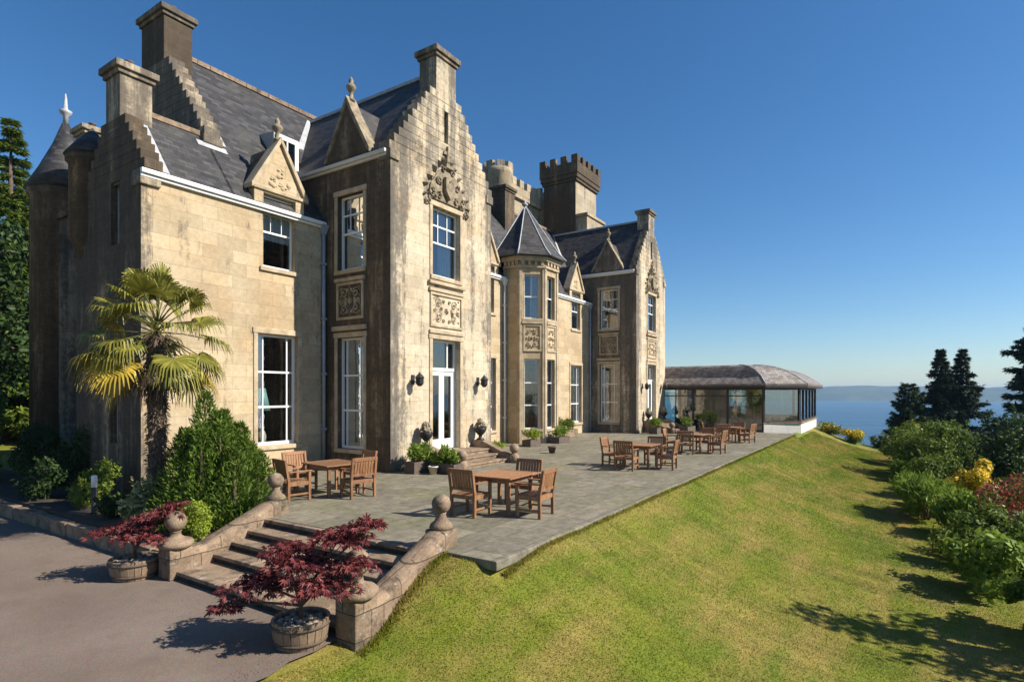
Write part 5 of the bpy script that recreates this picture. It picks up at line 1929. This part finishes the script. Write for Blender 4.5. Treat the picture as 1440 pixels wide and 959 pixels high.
barrel(4.56, 6.12, 0.35, 'half barrel planter at the near corner of the steps, beside the lawn')
barrel(4.66, 10.68, 0.38, 'half barrel planter at the far side of the steps, beside the flower bed kerb')
maple(4.56, 6.12, 'spreading crimson cut-leaf maple in the barrel beside the lawn',
      [((-0.62, 0.1, 0.44), (0.46, 0.42, 0.17)), ((0.0, 0.0, 0.72), (0.52, 0.45, 0.18)), ((0.5, 0.1, 1.02), (0.40, 0.36, 0.19)), ((0.3, -0.2, 0.50), (0.48, 0.38, 0.15)),
       ((0.82, 0.05, 1.18), (0.26, 0.26, 0.16)), ((-0.28, 0.2, 0.84), (0.33, 0.3, 0.14)), ((-0.95, -0.05, 0.18), (0.22, 0.22, 0.12)), ((0.72, -0.05, 0.72), (0.3, 0.28, 0.15))], 4, 1850)
maple(4.66, 10.68, 'small crimson maple in the barrel beside the flower bed kerb',
      [((-0.35, 0.0, 0.50), (0.42, 0.4, 0.14)), ((0.1, 0.1, 0.62), (0.42, 0.4, 0.16)), ((0.5, 0.0, 0.80), (0.36, 0.32, 0.15)), ((0.25, -0.2, 0.45), (0.4, 0.35, 0.14)), ((0.72, 0.1, 0.92), (0.2, 0.2, 0.1))], 9, 900)

# ---- shrubs in the bed on the left
_r = random.Random(12)
_sp = [(0, 0, 0.62, 2.35), (0.15, 0.1, 0.75, 1.9), (-0.1, -0.1, 0.8, 1.5)]
for k in range(20):
    a, q = k * 2.4, 0.78 * math.sqrt((k + 0.6) / 20)
    _sp.append((q * math.cos(a), q * math.sin(a) * 1.1, _r.uniform(0.42, 0.6), (2.55 - 1.0 * q) * _r.uniform(0.82, 1.06)))
_sp.append((-0.1, 0.3, 0.55, 2.75))
upright_conifer('yew_bush', 'big feathery green conifer bush at the left edge of the terrace', 'bush', (6.72, 11.75, -0.4), _sp, 3, 60000)
bush('lime_bush', 'small bright lime green bush behind the lower left stone ball', 'bush', (5.75, 10.95, -0.4), (0.36, 0.36, 0.38), M['lime'], 5, 6500, (0.045, 0.022), nl=26)
bush('variegated_shrub', 'pale variegated shrub at the foot of the palm', 'bush', (5.85, 12.85, -0.35), (0.38, 0.4, 0.52), M['pale_leaf'], 6, 1800, (0.1, 0.06))
SG = 'dark evergreen shrubs in the bed along the shaded wall'
bush('evergreen_shrub', 'dark green rounded shrub between the post lamp and the palm', 'bush', (5.9, 14.35, -0.35), (0.3, 0.4, 0.25), M['dark_green'], 7, 1500, group=SG)
bush('evergreen_shrub', 'dark shrub with yellow-green tips to the left of the post lamp', 'bush', (6.1, 16.2, -0.35), (0.55, 0.75, 0.62), M['green'], 8, 3500, group=SG)
bush('evergreen_shrub', 'low dark shrub at the left end of the flower bed kerb', 'bush', (5.9, 18.4, -0.35), (0.6, 0.9, 0.55), M['dark_green'], 9, 3500, group=SG)
bush('evergreen_shrub', 'tall dark shrub against the shaded wall at far left', 'bush', (6.9, 19.5, -0.35), (0.6, 0.9, 1.0), M['dark_green'], 10, 4500, group=SG)
bush('evergreen_shrub', 'dark shrub beside the round corner tower', 'bush', (7.0, 22.5, -0.35), (0.7, 1.2, 0.9), M['dark_green'], 11, 4500, group=SG)
bush('rhododendron', 'rhododendron with pale blossom at the left edge of the picture', 'bush', (5.4, 23.6, -0.4), (0.9, 1.4, 1.15), M['green'], 12, 5000, (0.14, 0.06), blossom=M['blush'], bn=450, bsize=0.14)
bush('rhododendron', 'dense rhododendron hedge growing in front of the left trees', 'bush', (6.6, 29.5, -0.4), (1.3, 2.2, 2.1), M['green'], 13, 8000, (0.16, 0.08))

# ---- trees behind, left
spruce('spruce_tree', 'tall blue green conifer behind the house at the left edge', (12.3, 43.5, -0.8), 19.5, 4.6, 30, leafL=0.42, n_per=330, whorls=34, mat=M['green'])
broad_tree('leafy_tree', 'dark leafy tree rising beside the conical tower roof', (8.4, 37.0, -0.8), 11.5, (3.0, 3.4, 5.0), 31, M['dark_green'], 11000)
broad_tree('leafy_tree', 'dense green tree at the far left edge of the drive', (5.5, 40.0, -0.8), 10.0, (3.4, 3.6, 4.6), 32, M['green'], 11000)
broad_tree('leafy_tree', 'dark spreading tree farthest back on the left', (14.5, 55.0, -0.2), 14.0, (6, 6, 6.5), 33, M['dark_green'], 12000, (0.5, 0.32))

# ---- planters against the house
def planter(name, label, x, y, lx, ly, h, mat, plant_mat, seed, ph, plabel, n=1300, z=0.0):
    root = empty('planter', label, 'planter', (x, y, z), 0)
    mb = MB()
    mb.box(-lx / 2, lx / 2, -ly / 2, -ly / 2 + 0.04, 0, h).box(-lx / 2, lx / 2, ly / 2 - 0.04, ly / 2, 0, h)
    mb.box(-lx / 2, -lx / 2 + 0.04, -ly / 2 + 0.04, ly / 2 - 0.04, 0, h).box(lx / 2 - 0.04, lx / 2, -ly / 2 + 0.04, ly / 2 - 0.04, 0, h)
    mb.build('trough', mat, root, bevel=0.01)
    mb = MB()
    mb.box(-lx / 2 + 0.042, lx / 2 - 0.042, -ly / 2 + 0.042, ly / 2 - 0.042, 0.02, h - 0.05)
    mb.build('soil', M['soil'], root)
    bush(name, plabel, 'plant', (x, y, z + h - 0.05), (lx / 2 + 0.06, ly / 2 + 0.06, ph / 2), plant_mat, seed, n, (0.13, 0.04), up=0.8, stem=False)


planter('potted_plant', 'dark trough against the wing corner left of the nearer door steps', 13.05, 11.95, 0.75, 0.4, 0.35, M['pot'], M['fern'], 50, 0.6, 'yellow green leafy plant in the trough by the wing corner')
planter('potted_plant', 'long dark trough along the left side of the nearer door steps', 13.42, 11.15, 0.45, 0.95, 0.3, M['pot'], M['fern'], 51, 0.5, 'orange tinged green plant in the trough beside the nearer door steps')
planter('potted_plant', 'small trough right of the nearer door steps', 17.35, 12.05, 0.5, 0.5, 0.3, M['pot'], M['lime'], 52, 0.45, 'bright green plant right of the nearer door steps', 800)
planter('potted_plant', 'trough at the foot of the canted bay, left', 22.4, 13.6, 0.9, 0.45, 0.3, M['pot'], M['lime'], 53, 0.5, 'yellow green plant at the left foot of the canted bay', 900)
planter('potted_plant', 'trough at the foot of the canted bay, under its front window', 24.7, 13.35, 1.1, 0.45, 0.3, M['pot'], M['fern'], 54, 0.5, 'leafy plant under the front window of the canted bay', 900)
planter('potted_plant', 'stone trough under the ground floor window right of the bay', 28.2, 14.9, 1.8, 0.6, 0.4, M['garden_stone'], M['green'], 55, 0.7, 'dark leafy plant under the window right of the bay', 1500)
planter('potted_plant', 'dark trough left of the farther door steps', 33.2, 11.6, 0.7, 0.5, 0.35, M['pot'], M['fern'], 56, 0.6, 'green plant left of the farther door steps', 900)
planter('potted_plant', 'trough in front of the farther door steps near the pavilion', 35.0, 10.2, 1.6, 0.5, 0.4, M['pot'], M['green'], 57, 0.6, 'clipped green plant in front of the farther door steps', 1300)
for x, y, s, lb in ((13.0, 11.3, 0.14, 'small pale pot on the paving by the wing corner'), (20.2, 11.3, 0.16, 'small dark pot standing alone on the paving in front of the bay')):
    root = empty('plant_pot', lb, 'pot', (x, y, 0))
    mb = MB()
    mb.lathe([(s * 0.7, 0), (s, s * 1.5), (s * 1.1, s * 1.5), (s * 1.1, s * 1.75), (s * 0.85, s * 1.75), (s * 0.8, s * 1.3)], (0, 0, 0), 18)
    mb.build('pot_body', M['pale_pot'] if x < 14 else M['pot'], root)
    mb = MB()
    mb.lathe([(0.01, s * 1.45), (s * 0.82, s * 1.44), (s * 0.8, s * 1.3)], (0, 0, 0), 14)
    mb.build('soil', M['soil'], root)

# ---- border shrubs on the right
BG = 'mixed shrubs of the border along the lawn'


def border(name, label, x, y, rad, mat, seed, n, leaf, **kw):
    kw.setdefault('group', BG)
    return bush(name, label, 'bush', (x, y, gz(x, y) - 0.05), rad, mat, seed, n, leaf, **kw)


border('border_shrub', 'broad mid green shrub in front of the paired conifers', 33.5, -1.4, (1.9, 1.5, 1.45), M['green'], 70, 9000, (0.14, 0.08), nl=22)
border('border_shrub', 'rounded green shrub with a yellow flowered top left of the paired conifers', 38.5, -0.9, (1.5, 1.1, 1.2), M['green'], 71, 6000, (0.14, 0.08), blossom=M['yellow'], bn=260, bsize=0.12)
border('border_shrub', 'dark green shrub behind the yellow azalea', 29.0, -3.6, (1.8, 1.4, 1.6), M['dark_green'], 72, 7000, (0.14, 0.08), nl=20)
border('azalea', 'bright yellow flowering azalea in the border', 24.4, -2.35, (1.0, 0.85, 1.05), M['green'], 73, 2600, (0.11, 0.05), blossom=M['yellow'], bn=2600, bsize=0.10)
border('azalea', 'red flowering azalea at the right edge in front of the yellow one', 21.0, -2.75, (1.3, 1.0, 0.9), M['green'], 74, 3500, (0.11, 0.05), blossom=M['pink'], bn=2200, bsize=0.085)
border('fern_clump', 'fresh green feathery clump at the lawn edge of the border', 22.8, -1.0, (1.25, 0.75, 0.8), M['fern'], 75, 5000, (0.22, 0.05), up=1.4)
border('fern_clump', 'low feathery clump beside the long shadows on the lawn', 20.6, -1.6, (0.9, 0.7, 0.6), M['fern'], 76, 3200, (0.2, 0.05), up=1.4)
border('border_shrub', 'mid green shrub below the red azalea at the right edge', 17.8, -1.9, (1.1, 0.95, 0.85), M['green'], 77, 6000, (0.10, 0.06))
border('border_shrub', 'broad leaved shrub with shining leaves at the lower right edge', 15.3, -1.95, (1.0, 0.85, 0.72), M['fern'], 78, 2600, (0.15, 0.11))
border('border_shrub', 'green shrub nearest the camera at the lower right corner', 13.1, -2.6, (1.0, 0.9, 0.8), M['green'], 79, 3800, (0.13, 0.09))
border('border_shrub', 'olive shrub between the fern clump and the broad green shrub', 27.2, -1.4, (1.3, 0.9, 0.95), M['green'], 80, 5000, (0.12, 0.06))
border('gorse_bush', 'yellow flowering gorse bush at the far end of the lawn', 47.6, 2.0, (1.3, 0.85, 0.6), M['green'], 81, 3500, (0.12, 0.04), blossom=M['yellow'], bn=1500, bsize=0.11, group='gorse at the far end of the lawn')
border('gorse_bush', 'green gorse bush with few flowers beside the pavilion wall', 47.8, 3.6, (1.1, 0.9, 0.5), M['green'], 82, 3000, (0.12, 0.04), blossom=M['yellow'], bn=350, bsize=0.1, group='gorse at the far end of the lawn')
border('border_shrub', 'russet low shrub right of the yellow gorse', 48.6, 0.4, (1.2, 0.9, 0.5), M['dark_green'], 83, 2500, (0.12, 0.06))

_rr = random.Random(44)
for k, (x, y, m_, lb) in enumerate(((35.8, -0.7, 'lime', 'low yellow green shrub at the front of the border by the far lawn end'), (31.0, -0.55, 'fern', 'low fresh green plant at the lawn edge of the border beyond the fern clump'),
                                    (25.3, -1.3, 'dark_green', 'dark low shrub between the fern clump and the yellow azalea'), (19.4, -2.9, 'pale_leaf', 'pale leaved shrub under the red azalea'),
                                    (16.6, -3.2, 'green', 'shrub behind the broad leaved one at the right edge'), (31.5, -4.8, 'green', 'tall green shrub at the back of the border'),
                                    (40.8, -2.4, 'dark_green', 'dark shrub at the far end of the border'), (26.5, -5.2, 'green', 'leafy shrub behind the yellow azalea at the right edge'),
                                    (36.2, -2.6, 'dark_green', 'dark shrub in the second row in front of the cypress'), (29.6, -1.7, 'dark_green', 'dark shrub in a gap beside the olive one'),
                                    (23.2, -3.9, 'fern', 'fresh green shrub behind and between the yellow and red azaleas'), (20.2, -4.6, 'green', 'leafy shrub behind the red azalea'),
                                    (18.4, -3.9, 'green', 'shrub at the right edge below the red azalea'), (33.6, -3.2, 'green', 'tall shrub behind the broad mid green one'),
                                    (23.6, -4.6, 'lime', 'yellow tinged shrub behind the yellow azalea'), (19.4, -1.95, 'dark_green', 'low dark shrub under the feathery clump'))):
    h_ = (0.5, 0.5, 0.55, 0.6, 0.8, 1.6, 1.4, 1.4, 1.2, 0.9, 0.9, 1.0, 0.9, 1.5, 1.1, 0.5)[k]
    border('border_shrub', lb, x, y, (h_ * 1.1, h_ * 0.95, h_), M[m_], 200 + k, int(1800 + 3000 * h_), (0.13, 0.06) if k != 1 else (0.24, 0.04), up=_rr.uniform(0.2, 1.3), nl=_rr.randint(7, 16))

CG2 = 'conifers standing between the border and the loch'
spruce('spruce_tree', 'tall dark conifer, the taller of the close pair above the loch', (75.8, -6.4, gz(75.8, -6.4)), 16.6, 4.7, 90, group=CG2, n_per=260, whorls=38, leafL=0.5, power=0.95)
spruce('spruce_tree', 'dark conifer, the narrower left one of the close pair above the loch', (74.6, -4.5, gz(74.6, -4.5)), 16.0, 3.9, 91, group=CG2, n_per=260, whorls=38, leafL=0.5, power=0.95)
spruce('cypress_tree', 'shorter rounded green conifer left of the dark pair', (72.7, -1.7, gz(72.7, -1.7)), 3.4 - gz(72.7, -1.7), 3.3, 92, group=CG2, mat=M['dark_green'], n_per=200, power=0.55, droop=-0.1, leafL=0.45)
spruce('pine_tree', 'tall ragged dark conifer at the right edge of the picture', (65.9, -10.6, gz(65.9, -10.6)), 8.3 - gz(65.9, -10.6), 3.2, 93, group=CG2, n_per=260, whorls=40, power=0.3, gap=0.08, leafL=0.5)
broad_tree('leafy_tree', 'dark tree below the ragged conifer at the right edge', (48.0, -8.0, gz(48, -8.0)), 5.6, (2.8, 2.8, 2.8), 94, M['dark_green'], 9000, (0.25, 0.15))
# trees beside the photographer that throw the shadows in the lower right corner
border('border_shrub', 'shrub just outside the lower right corner', 10.3, -3.4, (1.0, 1.0, 1.1), M['dark_green'], 95, 3000, (0.13, 0.08))
border('border_shrub', 'taller shrub just outside the right edge', 12.4, -4.6, (1.0, 1.0, 1.5), M['dark_green'], 96, 3000, (0.13, 0.08))


broad_tree('leafy_tree', 'tree outside the right edge whose shadow reaches over the near lawn', (13.6, -6.0, gz(13.6, -6.0)), 7.4, (1.6, 1.8, 2.3), 97, M['green'], 1300, (0.2, 0.12), nl=14)
broad_tree('leafy_tree', 'smaller tree outside the lower right corner', (10.4, -5.6, gz(10.4, -5.6)), 5.2, (1.5, 1.5, 1.7), 98, M['green'], 1800, (0.2, 0.12), nl=12)

# ---- grass blades on the mown lawn
def lawn_blades():
    rng = np.random.default_rng(1)
    n = 620000
    x = 3.2 + 42 * rng.random(n) ** 1.9
    y = rng.uniform(-2.2, 5.75, n)
    edge = np.where(x < 6.75, 5.72, 4.68)
    ok = (y < edge - 0.02) & ~((x > 37) & (y > 4.4)) & (x < 45)
    t = 0.8368 * x + 0.5476 * y
    rt = 0.5476 * x - 0.8368 * y
    ok &= (rt / t < 0.95)
    # tufts left uncut along the paving and the stone walls
    m = 16000
    x2 = 6.9 + 31 * rng.random(m) ** 1.6
    y2 = 4.67 - np.abs(rng.normal(0, 0.035, m))
    x3 = rng.uniform(4.9, 6.8, 2500)
    y3 = 5.47 - np.abs(rng.normal(0, 0.05, 2500)) + np.clip(x3 - 5.15, 0, 2) * 0.1
    hgt = np.concatenate([np.full(ok.sum(), 0.026), np.full(m, 0.05) * (0.5 + rng.random(m)), np.full(2500, 0.08)])
    x, y = np.concatenate([x[ok], x2, x3]), np.concatenate([y[ok], y2, y3])
    t = 0.8368 * x + 0.5476 * y
    n = len(x)
    P = np.stack([x, y, ground_h(x, y) - 0.004], 1)
    A = unit(np.array([0, 0, 1.0]) + rng.normal(0, 0.5, (n, 3)))
    N = unit(np.cross(A, rng.normal(size=(n, 3))))
    s = rng.uniform(0.5, 1.25, n)
    V, Q = leaves(P, A, N, hgt * s, 0.004 + 0.0007 * t)
    o = raw_obj('grass_blades', V, Q, M['grass'], None, tint=rng.random(n))
    kind(o, 'stuff')


lawn_blades()

# ---- loose gravel on the drive
_r = random.Random(91)
mb = MB()
for k in range(700):
    if k % 2:
        x = _r.uniform(1.5, 5.0)
        y = 5.8 + abs(_r.gauss(0, 0.25))
    else:
        x, y = 5.05 - abs(_r.gauss(0, 0.6)), _r.uniform(6.0, 17)
    q = _r.uniform(0.004, 0.011)
    mb.ball((x, y, -0.70 + q * 0.3), (q, q * _r.uniform(0.7, 1), q * 0.7), 5)
kind(mb.build('gravel', simple('drive grit', (0.15, 0.115, 0.09), 0.9, 0.4, 9, 0.2), None, recalc=False), 'stuff')

# ---- the air over the loch
hz = MB()
hz.box(-620, 6200, -3600, 4300, -62, 60)
ho = hz.build('haze', None or M['glass'])
ho.data.materials.clear()
t = NT('haze')
vol = t.n('VolumePrincipled', {'Color': (0.45, 0.7, 1.0, 1), 'Density': HAZE, 'Anisotropy': 0.0})
t.t.links.new(vol, t.out.inputs['Volume'])
ho.data.materials.append(t.m)
kind(ho, 'stuff')
